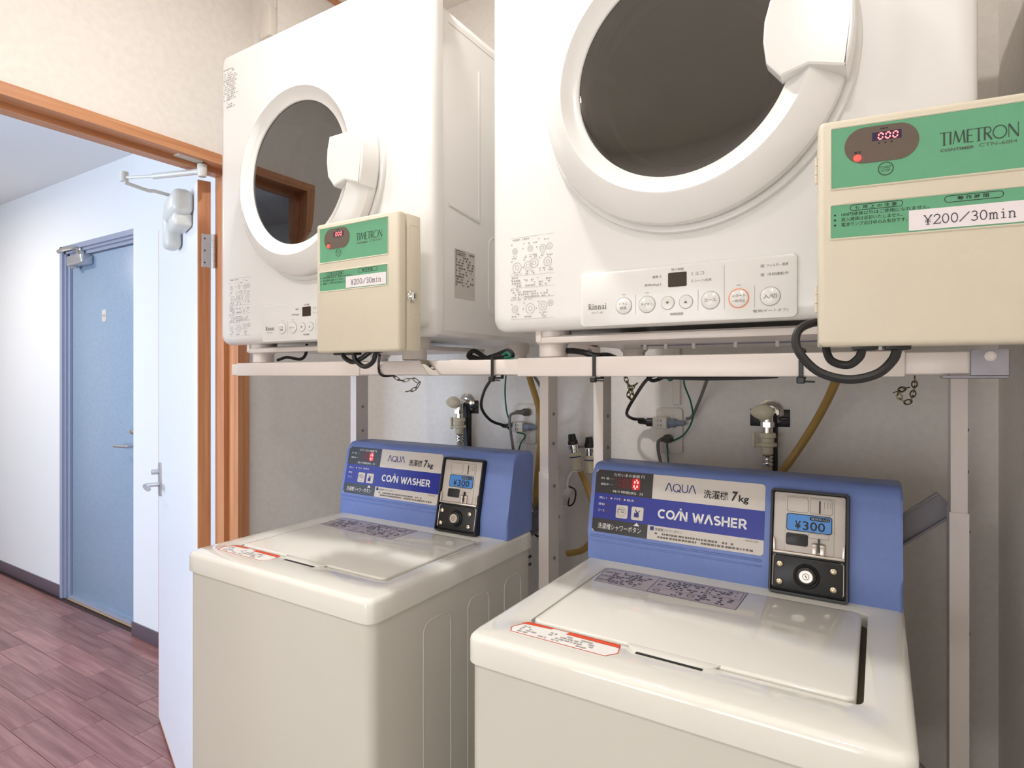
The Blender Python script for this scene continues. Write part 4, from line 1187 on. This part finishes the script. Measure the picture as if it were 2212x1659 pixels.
tag(washer_r, 'ivory top-loading coin washer with blue console, the nearer one at right', 'washing machine', 'coin-operated top-loading washers')
washer_l = copy_tree(washer_r)
washer_l.location = (-1.223, 0.685, 0)
tag(washer_l, 'ivory top-loading coin washer with blue console beside the open doorway', 'washing machine')

# ================================================================== COIN TIMERS ON THE DRYERS
TW, TH, TD = 0.212, 0.246, 0.060
def make_timer():
    root = thing('coin_timer', (0, 0, 0), '', '')
    m = MB().rbox(0.0, TW, 0.0, 0.022, 0.0, TH, 0.006, 3)
    finish('front_cover', m, M_BEIGE, root)
    finish('box', MB().rbox(0.002, TW - 0.001, 0.0225, TD, 0.001, TH - 0.001, 0.003, 2), M_BEIGE, root)
    F = (Vector((0, 0, 0)), X, Z, -Y)
    rl = [outline(rrect(0.0095, 0.1895, 0.1685, 0.2380, 0.003), 0.0030), outline(rrect(0.0095, 0.1885, 0.1145, 0.1545, 0.003), 0.0030)]
    for nm, r in (('upper_label', (0.0120, 0.1875, 0.1710, 0.2355)), ('lower_label', (0.0115, 0.1865, 0.1170, 0.1525))):
        m = MB().tube([Vector((a, -0.0002, b)) for a, b in rrect(r[0] - 0.001, r[1] + 0.001, r[2] - 0.001, r[3] + 0.001, 0.002, 3)], 0.0012, 6, 0, closed=True)
        finish('label_rim', m, M_BEIGE, root)
        lab = finish(nm, MB().slab(F, rrect(*r, 0.001), -0.0003, 0.0004), M_GREEN, root)
        if nm == 'upper_label':
            up = lab
        else:
            lo = lab
    P = (Vector((0, -0.0004, 0)), X, Z, -Y)
    finish('display_window', MB().slab(P, rrect(0.0245, 0.0920, 0.1945, 0.2325, 0.0188, 8), -0.0002, 0.0006), M_OVAL, up)
    P2 = (Vector((0, -0.0010, 0)), X, Z, -Y)
    printed('led_backing', P2, face(rrect(0.0500, 0.0765, 0.2165, 0.2255)), M_LEDBACK, up, 0.0002)
    dg = [digit8('abcdef', 0.0555 + 0.0066 * k, 0.2178, 0.0038, 0.0062, 0.0012) for k in range(3)]
    printed('led_digit', P2, merge(*dg), M_LED, up, 0.0005)
    finish('power_lamp', MB().lathe([(0.0038, 0.0), (0.0034, 0.0012), (0.002, 0.002), (0, 0.0022)], (0.0365, -0.0010, 0.2008), seg=16), mat('red_lamp', (200, 20, 20), 0.3, emit=(255, 60, 50), estr=3.0), up)
    printed('lamp_caption', P2, merge(tfit('電源', 0.0335, 0.0400, 0.2050, 0.2080), greek(0.0575, 0.0660, 0.2275, 0.2300, 1, 91, fill=0.9, lo=0.5, hi=0.9), greek(0.0555, 0.0720, 0.2125, 0.2150, 1, 92, fill=0.9, lo=0.5, hi=0.9)), M_BLACKINK, up, 0.0002)
    printed('start_button', P, merge(outline(circ(0.0625, 0.1862, 0.0072), 0.0009), tfit('START', 0.0577, 0.0673, 0.1866, 0.1890), tfit('STOP', 0.0585, 0.0665, 0.1832, 0.1856)), M_GREENINK, up, 0.0003)
    printed('maker_logo', P, place(glyph_run(TIMET, 'TIMETRON', 0.05), 0.1095, 0.1740, 0.2020, 0.2165), M_GREENINK, up, 0.0003)
    printed('model_lettering', P, merge(tfit('CONTIMER', 0.1100, 0.1380, 0.1960, 0.1990, 0.03, 0.2), tfit('CTN-60H', 0.1420, 0.1720, 0.1965, 0.2000)), M_OLIVEINK, up, 0.0003)
    t = [outline(rrect(0.0295, 0.0780, 0.1450, 0.1515, 0.0031), 0.0006), outline(rrect(0.1135, 0.1620, 0.1440, 0.1510, 0.0034), 0.0006),
         tfit('使 用 上 の 注 意', 0.0345, 0.0725, 0.1463, 0.1502, 0.01), tfit('動 作 時 間', 0.1245, 0.1500, 0.1455, 0.1497, 0.01),
         tfit('100円硬貨以外はご使用になれません。', 0.0215, 0.1010, 0.1400, 0.1440), tfit('投入硬貨は返却いたしません。', 0.0215, 0.0775, 0.1345, 0.1387), tfit('電源ランプ点灯中のみ有効です。', 0.0215, 0.0815, 0.1290, 0.1332)]
    for z in (0.1418, 0.1365, 0.1310):
        t.append(face(circ(0.0155, z, 0.0011, 10)))
    printed('label_lettering', P, merge(*t), M_BLACKINK, lo, 0.0003)
    ps = finish('price_strip', MB().slab(P, rrect(0.0830, 0.1835, 0.1185, 0.1395), 0, 0.0006), M_PAPER, root)
    printed('price_lettering', (Vector((0, -0.0010, 0)), X, Z, -Y), place(glyph_run(TYPEW, '\u00a5200/30min', 0.10), 0.0955, 0.1715, 0.1232, 0.1335), M_TYPE, root, 0.0003)
    # lock on the right flank, hinges on the left, emboss on the flank
    S = Vector((TW - 0.001, 0, 0))
    finish('lock', MB().lathe([(0.0115, -0.0005), (0.0115, 0.001), (0.0095, 0.003), (0.0085, 0.0075), (0.0, 0.0080)], S + Vector((0, 0.034, 0.098)), (1, 0, 0), 24), M_CHROME, root)
    printed('lock_keyhole', (S + Vector((0.0082, 0.034, 0.098)), Y, Z, X), face(rrect(-0.0012, 0.0012, -0.004, 0.004)), M_BLACKINK, root, 0.0)
    for z in (0.04, 0.185):
        m = MB()
        for k in range(3):
            m.lathe([(0, 0), (0.0022, 0), (0.0022, 0.0095), (0, 0.0095)], (-0.0006, 0.0225, z + 0.01 * k), (0, 0, 1), 10)
        finish('hinge', m, M_BEIGE, root)
    m = MB().tube([Vector((TW - 0.0012, a, b)) for a, b in rrect(0.030, 0.054, 0.06, 0.225, 0.007, 4)], 0.0009, 6, 0, closed=True)
    finish('flank_emboss', m, M_BEIGE, root)
    m = MB()
    for x in (0.045, 0.075):
        m.rbox(x - 0.011, x + 0.013, 0.012, 0.034, -0.004, 0.003, 0.0015)
    finish('cable_gland', m, M_BLACK, root)
    return root
tim_r = make_timer()
TS = 0.925                                   # the boxes hang clear of the door rings
tim_r.scale = (TS, TS, TS)
tim_r.location = (-0.0564 * TS, 0.728 * TS, H + (1.412 - H) * TS)
tim_r.rotation_euler = (0, 0, math.atan2(0.025, 0.173))
tag(tim_r, 'beige coin timer box with green labels cut off by the right edge', 'coin timer', 'coin timer boxes fixed to the dryers')
tim_l = copy_tree(tim_r)
tim_l.location = (-0.919 * TS, 0.766 * TS, H + (1.4235 - H) * TS)
tim_l.rotation_euler = (0, 0, 0)
tag(tim_l, 'beige coin timer box with green labels seen whole, with lock on its side', 'coin timer')
# folded steel arms that carry the timers off the dryer fronts
def arm(x0, x1, y0, label):
    m = MB().rbox(x0, x1, y0, y0 + 0.003, 1.46, 1.54, 0.001, 1)
    m.rbox(x0, x0 + 0.003, y0, 0.8265, 1.46, 1.54, 0.001, 1)
    m.rbox(x0, x1, 0.8235, 0.8265, 1.46, 1.54, 0.001, 1)
    one('mounting_bracket', m, M_BEIGE, label, 'bracket', 'steel arms behind the timer boxes')
arm(0.0, 0.085, 0.7515, 'folded beige steel arm behind the timer box at the right edge')
arm(-0.81, -0.75, 0.7655, 'folded beige steel arm behind the timer box of the dryer beside the doorway')

# ================================================================== THINGS ON THE REAR WALL
def at(u, v, y):
    return PY(u, v, y)
# ---- taps with hose nozzles
def make_tap():
    root = thing('water_tap', (0, 0, 0), '', '')
    # local: wall plane at y=0, x right, z up, origin at the wall flange centre
    finish('wall_flange', MB().lathe([(0.0, 0.0), (0.032, 0.0), (0.031, 0.004), (0.024, 0.010), (0.017, 0.012), (0.0, 0.012)], (0, 0, 0), seg=36), M_CHROME, root)
    m = MB().lathe([(0.013, 0.010), (0.013, 0.058), (0.0, 0.058)], (0, 0, 0), seg=20)
    m.lathe([(0.0, 0.0), (0.0135, 0.0), (0.0135, 0.035), (0.012, 0.036), (0.012, 0.052), (0, 0.052)], (0, -0.044, 0.006), (0, 0, -1), 20)
    m.lathe([(0.0155, 0.026), (0.0155, 0.038)], (0, -0.044, 0.006), (0, 0, -1), 6, True, True)
    finish('tap_body', m, M_CHROME, root)
    bm = bmesh.new()
    bmesh.ops.create_uvsphere(bm, u_segments=24, v_segments=14, radius=1.0)
    for v in bm.verts:
        c = v.co
        w = 1.0 if c.x > 0 else 1.0 - 0.30 * abs(c.x)
        v.co = Vector((c.x * 0.027 - 0.008, c.y * 0.016 * w - 0.068, c.z * 0.019 * w + 0.004))
    finish('tap_handle', MB().addbm(bm), M_CREAM, root, sharp=60)
    m = MB().lathe([(0.0, 0.0), (0.017, 0.0), (0.019, 0.004), (0.019, 0.011), (0.015, 0.013), (0.015, 0.022), (0.021, 0.024), (0.021, 0.031), (0.013, 0.034), (0.013, 0.050), (0, 0.050)], (0, -0.044, -0.046), (0, 0, -1), 24)
    m.rbox(-0.034, -0.027, -0.050, -0.038, -0.084, -0.046, 0.002, 1)
    m.rbox(-0.034, -0.012, -0.048, -0.040, -0.080, -0.075, 0.002, 1)
    finish('hose_coupling', m, M_CREAM, root)
    m = MB()
    for k in range(3):
        m.lathe([(0.0105, 0), (0.0125, 0.002), (0.0125, 0.005), (0.0105, 0.007)], (0, -0.044, -0.099 - 0.009 * k), (0, 0, -1), 18)
    finish('hose_clamp', m, M_CHROME, root)
    m = MB().tube([(0, -0.044, -0.094), (0.002, -0.044, -0.16), (0.006, -0.05, -0.30), (0.010, -0.06, -0.42)], 0.0098, 12, 5)
    finish('hose', m, M_GREYHOSE, root)
    finish('supply_pipe', MB().rbox(-0.009, 0.017, -0.014, 0.0, -0.42, 0.0, 0.004), M_BLACKSOFT, root)
    m = MB().rbox(-0.046, 0.044, -0.003, 0.0, -0.034, 0.008, 0.001)
    m.rbox(0.020, 0.042, -0.012, 0.0, -0.018, -0.010, 0.002)
    finish('pipe_bracket', m, M_BLACK, root)
    return root
tp = make_tap()
a = at(1664, 891, YB)
tp.location = (a.x, YB, a.z)
tag(tp, 'chrome wall tap with cream handle and grey hose behind the nearer washer', 'water tap', 'wall taps feeding the washers')
tl_ = copy_tree(tp)
a = at(1010, 870, YB)
tl_.location = (a.x, YB, a.z)
tag(tl_, 'chrome wall tap with cream handle and grey hose behind the washer beside the doorway', 'water tap')
# ---- wall sockets with adaptors and plugs
def make_socket(u, v, label, near):
    a = at(u, v, YB)
    t = thing('wall_socket', (a.x, YB, a.z - 0.06), label, 'wall socket', 'wall sockets behind the machines')
    p = Part(t)
    p('cover_plate', MB().slab((Vector((a.x, YB, a.z)), X, Z, -Y), rrect(-0.036, 0.036, -0.061, 0.061, 0.010), 0, 0.009, 0.003), M_OUTLET)
    tz = a.z + (0.022 if near else -0.008)
    tx = a.x - (0.016 if near else 0.012)
    y0 = YB - 0.009
    p('adaptor', MB().rbox(tx - 0.019, tx + 0.019, y0 - 0.030, y0, tz - 0.015, tz + 0.015, 0.002), M_OUTLET)
    g = []
    for dz in (-0.006, 0.006):
        for dx in (-0.004, 0.004):
            g.append(face(rrect(tx + dx - 0.0008, tx + dx + 0.0008, tz + dz - 0.003, tz + dz + 0.003)))
    m = MB().flat((Vector((0, y0 - 0.0302, 0)), X, Z, -Y), merge(*g), 0)
    p('pin_slot', m, M_BLACK)
    g = MB().slab((Vector((a.x, YB - 0.009, a.z)), X, Z, -Y), rrect(-0.013, 0.013, -0.045, 0.045, 0.003), -0.001, 0.001, 0.0008)
    p('socket_insert', g, M_OUTLET)
    return a, tx, y0 - 0.015, tz
aR, txR, tyR, tzR = make_socket(1447, 930, 'white wall socket with adaptor and plugs behind the nearer washer', True)
aL, txL, tyL, tzL = make_socket(1138, 915, 'white wall socket with adaptor and plugs behind the washer beside the doorway', False)
def plug(p, o, d, mt, name='plug'):
    """tapering plug body pointing along d from the socket face o"""
    o = Vector(o); d = Vector(d).normalized()
    m = MB().lathe([(0.0, 0.0), (0.0105, 0.0), (0.0115, 0.004), (0.0115, 0.018), (0.007, 0.024), (0.006, 0.040), (0.004, 0.044), (0, 0.044)], o, d, 14)
    return p(name, m, mt)
def cord(label, pts, r, mt, plug_at=None, plug_dir=None, plug_mat=None, name='power_cord', cat='cord', grp='cords behind the machines'):
    t = thing(name, pts[-1], label, cat, grp)
    p = Part(t)
    p('cable', MB().tube(pts, r, 8, 6), mt)
    if plug_at is not None:
        plug(p, plug_at, plug_dir, plug_mat or mt)
    return t
# nearer washer's cords (right)
cord('black power cord hanging from the rail into the nearer wall socket', [at(1432, 806, 1.30), at(1400, 818, 1.34), at(1376, 850, 1.42), at(1354, 890, 1.48), at(1366, 904, 1.52), at(1392, 906, tyR)], 0.0042, M_BLACKSOFT, (txR - 0.019, tyR, tzR), (-1, 0, 0), M_BLACK)
cord('grey cord with blue grey plug rising from the nearer wall socket', [at(1532, 806, 1.34), at(1522, 835, 1.44), at(1508, 872, 1.52), at(1494, 900, tyR), at(1482, 905, tyR)], 0.0042, M_GREYCORD, (txR + 0.019, tyR, tzR), (1, 0, 0), M_BLUEGREY)
cord('thick grey cord with dark plug hanging below the nearer wall socket', [(aR.x - 0.008, YB - 0.028, aR.z - 0.022), (aR.x - 0.018, YB - 0.040, aR.z - 0.026), (aR.x - 0.019, YB - 0.038, aR.z - 0.052), (aR.x - 0.012, YB - 0.035, aR.z - 0.10), (aR.x - 0.008, YB - 0.05, aR.z - 0.2)], 0.0045, M_GREYCORD, (aR.x + 0.003, YB - 0.010, aR.z - 0.020), (-0.25, -1, 0), M_DARKGREY)
cord('green earth wire looping down to the nearer wall socket', [at(1480, 806, 1.36), at(1478, 830, 1.42), at(1492, 868, 1.48), at(1496, 905, 1.51), at(1478, 938, 1.53), at(1450, 954, YB - 0.012), at(1441, 958, YB - 0.012), at(1443, 985, YB - 0.02), at(1445, 1030, YB - 0.03)], 0.0022, M_GREENWIRE, name='earth_wire')
cord('short green wire tail looping under the rail above the nearer socket', [at(1466, 806, 1.36), at(1448, 822, 1.36), at(1440, 812, 1.36), at(1444, 806, 1.36)], 0.0022, M_GREENWIRE, name='earth_wire')
cord('black cord bunched under the rail beside the hanging chain', [at(1395, 806, 1.28), at(1408, 822, 1.29), at(1430, 816, 1.3), at(1440, 806, 1.3)], 0.0042, M_BLACKSOFT)
# left cords
cord('black power cord hanging from the rail into the socket of the farther washer', [at(1075, 806, 1.28), at(1064, 816, 1.30), at(1046, 845, 1.40), at(1040, 880, 1.46), at(1060, 908, 1.50), at(1092, 920, tyL)], 0.0045, M_BLACKSOFT, (txL - 0.019, tyL, tzL), (-1, 0, 0), M_BLACK)
cord('green earth wire hanging from the rail beside the farther wall socket', [at(1093, 806, 1.40), at(1091, 850, 1.46), at(1096, 895, 1.50), at(1112, 930, 1.53), at(1134, 940, YB - 0.012), at(1124, 960, YB - 0.02), at(1114, 1000, YB - 0.03)], 0.0022, M_GREENWIRE, name='earth_wire')
cord('grey cord with blue grey plug curving up from the farther wall socket', [at(1150, 806, 1.40), at(1166, 832, 1.44), at(1186, 870, 1.48), at(1184, 905, 1.50), at(1166, 921, tyL)], 0.0042, M_GREYCORD, (txL + 0.019, tyL, tzL), (1, 0, 0), M_BLUEGREY)
cord('grey cord with dark plug hanging down from the farther wall socket', [(aL.x - 0.004, YB - 0.030, aL.z + 0.036), (aL.x - 0.024, YB - 0.052, aL.z + 0.030), (aL.x - 0.028, YB - 0.054, aL.z + 0.005), (aL.x - 0.018, YB - 0.054, aL.z - 0.06), (aL.x - 0.008, YB - 0.04, aL.z - 0.16)], 0.0042, M_GREYCORD, (aL.x + 0.016, YB - 0.012, aL.z + 0.036), (-0.9, -0.7, 0), M_DARKGREY)

# ---- tan gas hoses
def hose(label, pts, r=0.0085):
    m = MB().tube(pts, r, 12, 7)
    return one('gas_hose', m, M_TANHOSE, label, 'hose', 'tan rubber gas hoses')
hose('tan rubber hose slanting down from the rail behind the nearer washer', [at(1812, 800, 1.34), at(1802, 832, 1.36), at(1775, 888, 1.42), at(1738, 950, 1.46), at(1690, 1018, 1.46), at(1640, 1075, 1.46)])
hose('tan rubber hose hanging beside the farther wall socket', [at(1140, 800, 1.40), at(1147, 826, 1.42), at(1163, 880, 1.45), at(1168, 930, 1.46), at(1164, 990, 1.44), at(1157, 1070, 1.42), at(1163, 1140, 1.42), at(1180, 1190, 1.44)])
hose('tan rubber hose below the gas cocks between the stands', [at(1254, 1018, 1.49), at(1266, 1046, 1.49), at(1284, 1100, 1.47), at(1286, 1150, 1.46), at(1262, 1186, 1.45), at(1226, 1196, 1.45)])

# ---- gas cocks between the stands
def make_cock(u, v, y, label, tilt):
    a = at(u, v, y)
    t = thing('gas_cock', a, label, 'gas cock', 'gas cocks between the stands')
    t.rotation_euler = (0, tilt, 0)
    finish('cock_sleeve', MB().lathe([(0.0, 0.0), (0.0105, 0.0), (0.0135, 0.003), (0.0120, 0.006), (0.0155, 0.038), (0.0185, 0.040), (0.0185, 0.047), (0.0145, 0.049), (0.0, 0.049)], (0, 0, 0), (0, 0, 1), 24), M_CREAM, t)
    finish('colour_band', MB().lathe([(0.0158, 0.036), (0.0164, 0.0365), (0.0166, 0.0395), (0.0160, 0.0400)], (0, 0, 0), (0, 0, 1), 24), M_NAVY, t)
    finish('cock_body', MB().lathe([(0.011, 0.048), (0.0125, 0.050), (0.0125, 0.058), (0.015, 0.060), (0.015, 0.070), (0.012, 0.073), (0.0, 0.073)], (0, 0, 0), (0, 0, 1), 20), M_CHROME, t)
    m = MB().lathe([(0.0, 0.073), (0.0145, 0.073), (0.0145, 0.082), (0.0125, 0.084), (0.0105, 0.100), (0.0, 0.101)], (0, 0, 0), (0, 0, 1), 8)
    m.rbox(-0.0035, 0.0035, -0.0145, 0.0145, 0.084, 0.1015, 0.001, 1)
    finish('knob', m, M_BLACK, t)
    finish('wall_elbow', MB().tube([(0, 0, 0.064), (0, 0.03, 0.064), (0, YB - y, 0.064)], 0.008, 10, 3), M_CHROME, t)
    return t
make_cock(1247, 1016, 1.49, 'cream sleeved gas cock with black knob, in full view between the posts', math.radians(-10))
make_cock(1275, 1022, 1.525, 'cream sleeved gas cock with black knob, half hidden by the right post', math.radians(-2))
cord('white cord hooked beside the gas cock with a small white plug', [at(1246, 1018, 1.47), at(1234, 1022, 1.46), at(1226, 1040, 1.45), at(1226, 1060, 1.44)], 0.0028, M_WHITEINK, at(1226, 1058, 1.44), (-0.2, 0, -1), M_WHITEINK)
cord('thin dark cord looped below the gas cock', [at(1229, 1050, 1.45), at(1243, 1060, 1.45), at(1240, 1085, 1.45), at(1228, 1092, 1.45), at(1230, 1070, 1.46)], 0.0022, M_BLACKSOFT)
# coils of spare cord behind the farther washer
for i, (mt, lab, ph) in enumerate(((M_GREYCORD, 'coil of spare grey cord behind the farther washer', 0.0), (M_BLACKSOFT, 'coil of spare black cord behind the farther washer', 0.8), (M_WHITEINK, 'coil of spare white cord behind the farther washer', 1.7))):
    c = at(1172, 1120, 1.33 + 0.032 * i)
    pts = []
    for k in range(40):
        a_ = k * 0.55 + ph
        rr = 0.028 + 0.010 * math.sin(k * 1.3 + ph)
        pts.append(c + Vector((math.cos(a_) * rr * 0.8 + 0.004 * i, 0.010 * math.sin(k * 0.9), math.sin(a_) * rr * 1.2 - 0.012 * i)))
    pts += [c + Vector((-0.045, 0.0, 0.07 - 0.03 * i)), c + Vector((-0.09, 0.02, 0.09 - 0.03 * i))]
    one('cord_coil', MB().tube(pts, 0.0028, 6, 3), mt, lab, 'cord coil', 'coils of spare cord')

# ---- short chains hanging behind the rails
def chain(label, pts, n_link, name='hanging_chain'):
    pts = catmull([Vector(q) for q in pts], 12)
    L = [0.0]
    for i in range(1, len(pts)):
        L.append(L[-1] + (pts[i] - pts[i - 1]).length)
    t = thing(name, pts[-1], label, 'chain', 'short safety chains under the rails')
    for k in range(n_link):
        s = L[-1] * (k + 0.5) / n_link
        i = max(j for j in range(len(L)) if L[j] <= s)
        i = min(i, len(pts) - 2)
        d = (pts[i + 1] - pts[i]).normalized()
        c = pts[i].lerp(pts[i + 1], (s - L[i]) / max(L[i + 1] - L[i], 1e-9)) - Vector(t.location)
        up = Vector((0, 1, 0)) if k % 2 == 0 else d.cross(Vector((0, 1, 0))).normalized()
        up = (up - d * up.dot(d)).normalized()
        hl, hw = L[-1] / n_link * 0.72, 0.0042
        ring = [c + d * (math.cos(2 * math.pi * q / 12) * hl) + up * (math.sin(2 * math.pi * q / 12) * hw) for q in range(12)]
        finish('link', MB().tube(ring, 0.0012, 5, 0, closed=True), M_CHAIN, t)
    return t
chain('short brass chain dangling under the rail beside the left post', [at(842, 808, 1.22), at(868, 822, 1.22), at(890, 818, 1.22), at(904, 828, 1.22), at(896, 840, 1.22), at(878, 846, 1.22)], 9)
chain('short brass chain dangling beside the black cord in the middle', [at(1348, 806, 1.20), at(1356, 828, 1.20), at(1366, 848, 1.20), at(1362, 862, 1.20), at(1358, 846, 1.21), at(1376, 828, 1.21)], 11)
chain('short brass chain dangling under the rail at far right', [at(1976, 814, 1.30), at(1974, 842, 1.30), at(1966, 866, 1.30), at(1950, 866, 1.30), at(1940, 846, 1.30), at(1958, 838, 1.31), at(1932, 848, 1.31)], 13)

# ---- timer cables
def Rt(x, y, z):
    return tim_r.matrix_basis @ Vector((x, y, z))
cord('thick black cable looping out under the right timer box', [Rt(0.077, 0.024, -0.002), Rt(0.073, 0.026, -0.015), Rt(0.058, 0.028, -0.030), Rt(0.030, 0.030, -0.036), Rt(0.000, 0.034, -0.026), Rt(-0.020, 0.040, 0.000), Rt(-0.018, 0.05, 0.022), Rt(0.002, 0.062, 0.032), Rt(0.03, 0.09, 0.03)], 0.0046, M_BLACKSOFT, name='timer_cable')
cord('short black cable loop close under the right timer box', [Rt(0.044, 0.024, -0.002), Rt(0.041, 0.026, -0.012), Rt(0.030, 0.028, -0.020), Rt(0.014, 0.032, -0.014), Rt(0.010, 0.04, 0.004), Rt(0.02, 0.062, 0.012)], 0.0042, M_BLACKSOFT, name='timer_cable')
o = Vector(tim_l.location)
cord('black cable loop under the left timer box, the wider one', [o + Vector(q) * TS for q in ((0.075, 0.026, -0.002), (0.078, 0.028, -0.014), (0.098, 0.030, -0.026), (0.118, 0.032, -0.018), (0.126, 0.034, 0.0), (0.120, 0.06, 0.006))], 0.0042, M_BLACKSOFT, name='timer_cable')
cord('black cable loop under the left timer box, the tighter one', [o + Vector(q) * TS for q in ((0.045, 0.026, -0.002), (0.050, 0.028, -0.010), (0.066, 0.032, -0.017), (0.088, 0.034, -0.010), (0.104, 0.04, 0.002), (0.10, 0.06, 0.008))], 0.0042, M_BLACKSOFT, name='timer_cable')
cord('thin black cord running down over the left rail to the chain', [o + Vector((0.118, 0.05, -0.004)) * TS, at(818, 790, 0.84), at(820, 806, 0.84), at(830, 812, 0.85), at(850, 811, 0.90)], 0.0024, M_BLACKSOFT)
# bundles lying on the frames
m_y = 1.02
cord('tied bundle of black cord lying on the frame between the dryers', [at(1012, 768, m_y), at(1040, 776, m_y), at(1070, 768, m_y), at(1098, 758, m_y), at(1106, 770, m_y), at(1080, 776, m_y), at(1052, 774, m_y), at(1024, 758, m_y), at(1014, 772, m_y), at(1060, 780, m_y), at(1104, 766, m_y)], 0.0052, M_BLACKSOFT, name='cord_bundle')
cord('green wire tail in the bundle between the dryers', [at(1085, 768, m_y - 0.012), at(1095, 762, m_y - 0.012), at(1102, 770, m_y - 0.012), at(1090, 774, m_y - 0.012), at(1112, 776, m_y - 0.01)], 0.003, M_GREENWIRE, name='earth_wire')
cord('black cable lying along the top of the right rail', [at(1196, 764, 0.90), at(1225, 758, 0.885), at(1255, 760, 0.878), at(1284, 768, 0.872), at(1312, 768, 0.88), at(1330, 774, 0.92)], 0.0048, M_BLACKSOFT, name='rail_cable')
cord('black cable curling on the left rail under the dryer', [at(600, 778, 0.89), at(620, 772, 0.89), at(648, 776, 0.89), at(660, 766, 0.90), at(663, 745, 0.92)], 0.0036, M_BLACKSOFT, name='rail_cable')
cord('dark cable along the underside of the right rail', [at(1420, 812, 0.90), at(1500, 816, 0.91), at(1600, 815, 0.91), at(1680, 811, 0.90)], 0.0040, M_BLACKSOFT, name='rail_cable')

# ---- cable ties
def tie(u, y0, label):
    a = at(u, 790, 0.84)
    m = MB().rbox(a.x - 0.0028, a.x + 0.0028, 0.8405, 0.8425, RZ0 - 0.006, RZ1 + 0.006, 0.0008, 1)
    m.rbox(a.x - 0.0028, a.x + 0.0028, 0.8405, 0.874, RZ1 + 0.003, RZ1 + 0.006, 0.0008, 1)
    m.rbox(a.x - 0.0028, a.x + 0.0028, 0.8405, 0.874, RZ0 - 0.006, RZ0 - 0.003, 0.0008, 1)
    m.rbox(a.x - 0.0028, a.x + 0.0028, 0.872, 0.875, RZ0 - 0.006, RZ1 + 0.006, 0.0008, 1)
    m.rbox(a.x - 0.005, a.x + 0.005, 0.836, 0.844, RZ0 - 0.011, RZ0 - 0.002, 0.0015, 1)
    m.tube([(a.x + 0.004, 0.840, RZ0 - 0.008), (a.x + 0.016, 0.840, RZ0 - 0.0085)], 0.0014, 6, 0)
    one('cable_tie', m, M_BLACK, label, 'cable tie', 'black cable ties on the rails')
tie(1282, 0.84, 'black cable tie round the right rail near its left end')
tie(1730, 0.84, 'black cable tie round the right rail behind the cable loop')
tie(1062, 0.84, 'black cable tie at the joint of the two rails')

# ---- gas pipe and shiny bracket under the right dryer
a, b = at(1385, 744, 1.05), at(1765, 738, 1.05)
t = thing('gas_pipe', (a.x, 1.05, a.z), 'thin grey gas pipe with clips under the nearer dryer', 'pipe')
p = Part(t)
p('pipe', MB().tube([(a.x, 1.05, a.z), (b.x, 1.05, a.z)], 0.0042, 10, 0), M_GALV)
for u in (1395, 1440, 1500, 1590, 1680):
    c = at(u, 744, 1.05)
    p('pipe_clip', MB().rbox(c.x - 0.003, c.x + 0.003, 1.044, 1.056, a.z - 0.010, a.z + 0.006, 0.001, 1), M_RAIL)
t = thing('gas_regulator', at(1250, 775, 1.02), 'pale metal gas fitting on the frame behind the black rail cable', 'gas fitting')
p = Part(t)
g = at(1210, 774, 1.02)
m = MB().slab((Vector((0, 1.02, 0)), X, Z, -Y), [(g.x, g.z), (g.x + 0.075, g.z - 0.002), (g.x + 0.075, g.z + 0.020), (g.x + 0.060, g.z + 0.026), (g.x + 0.018, g.z + 0.036), (g.x + 0.008, g.z + 0.030), (g.x, g.z + 0.012)], -0.02, 0.01, 0.003)
p('fitting_body', m, M_RAIL)
p('bolt', bolt((g.x + 0.014, 1.010, g.z + 0.028), (0, -1, 0), 0.005), M_GALV)
p('bolt', bolt((g.x + 0.066, 1.010, g.z + 0.010), (0, -1, 0), 0.006), M_GALV)

# ---- little surface box with conduit high on the step of the wall
a, b = PY(577, 30, YSTEP), PY(599, 86, YSTEP)
t = thing('surface_box', ((a.x + b.x) / 2, YSTEP, b.z), 'small white surface box on the wall above the far dryer', 'junction box')
p = Part(t)
p('box', MB().rbox(a.x, b.x, YSTEP - 0.026, YSTEP, b.z + 0.004, a.z, 0.004, 2), M_OUTLET)
p('conduit', MB().rbox(b.x - 0.012, b.x - 0.001, YSTEP - 0.008, YSTEP, a.z, CEIL, 0.002, 1), M_OUTLET)
# cable duct above the nearer socket
c = at(1463, 875, YB)
one('cable_duct', MB().rbox(c.x - 0.010, c.x + 0.010, YB - 0.008, YB, c.z, 1.60, 0.002, 1), M_OUTLET, 'narrow cream cable duct running up from the nearer wall socket', 'cable duct')

# ================================================================== LAMPS
def spot(x, y, label):
    t = thing('ceiling_downlight', (x, y, CEIL - 0.018), label, 'ceiling light')
    finish('trim_ring', MB().lathe([(0.050, 0.018), (0.050, 0.004), (0.062, 0.0), (0.064, 0.004), (0.064, 0.018)], (0, 0, 0), (0, 0, 1), 32), M_DOORRING, t)
    finish('diffuser', MB().lathe([(0.050, 0.010), (0.0, 0.010)], (0, 0, 0), (0, 0, 1), 32), M_LAMP, t)
spot(-0.70, 0.62, 'round recessed downlight in front of the dryers')
spot(-0.08, -0.60, 'round downlight added as fill behind the camera beside the right wall')  # this fixture and the next hold the added front fill
spot(-1.42, -0.60, 'round downlight added as fill behind the camera near the doorway wall')
t = thing('hall_ceiling_lamp', (-4.6, 0.5, CEIL - 0.06), 'round ceiling lamp in the hall', 'ceiling light')
finish('diffuser', MB().lathe([(0.0, 0.0), (0.13, 0.0), (0.155, 0.015), (0.16, 0.05), (0.0, 0.05)], (0, 0, 0), (0, 0, 1), 36), M_LAMP, t)
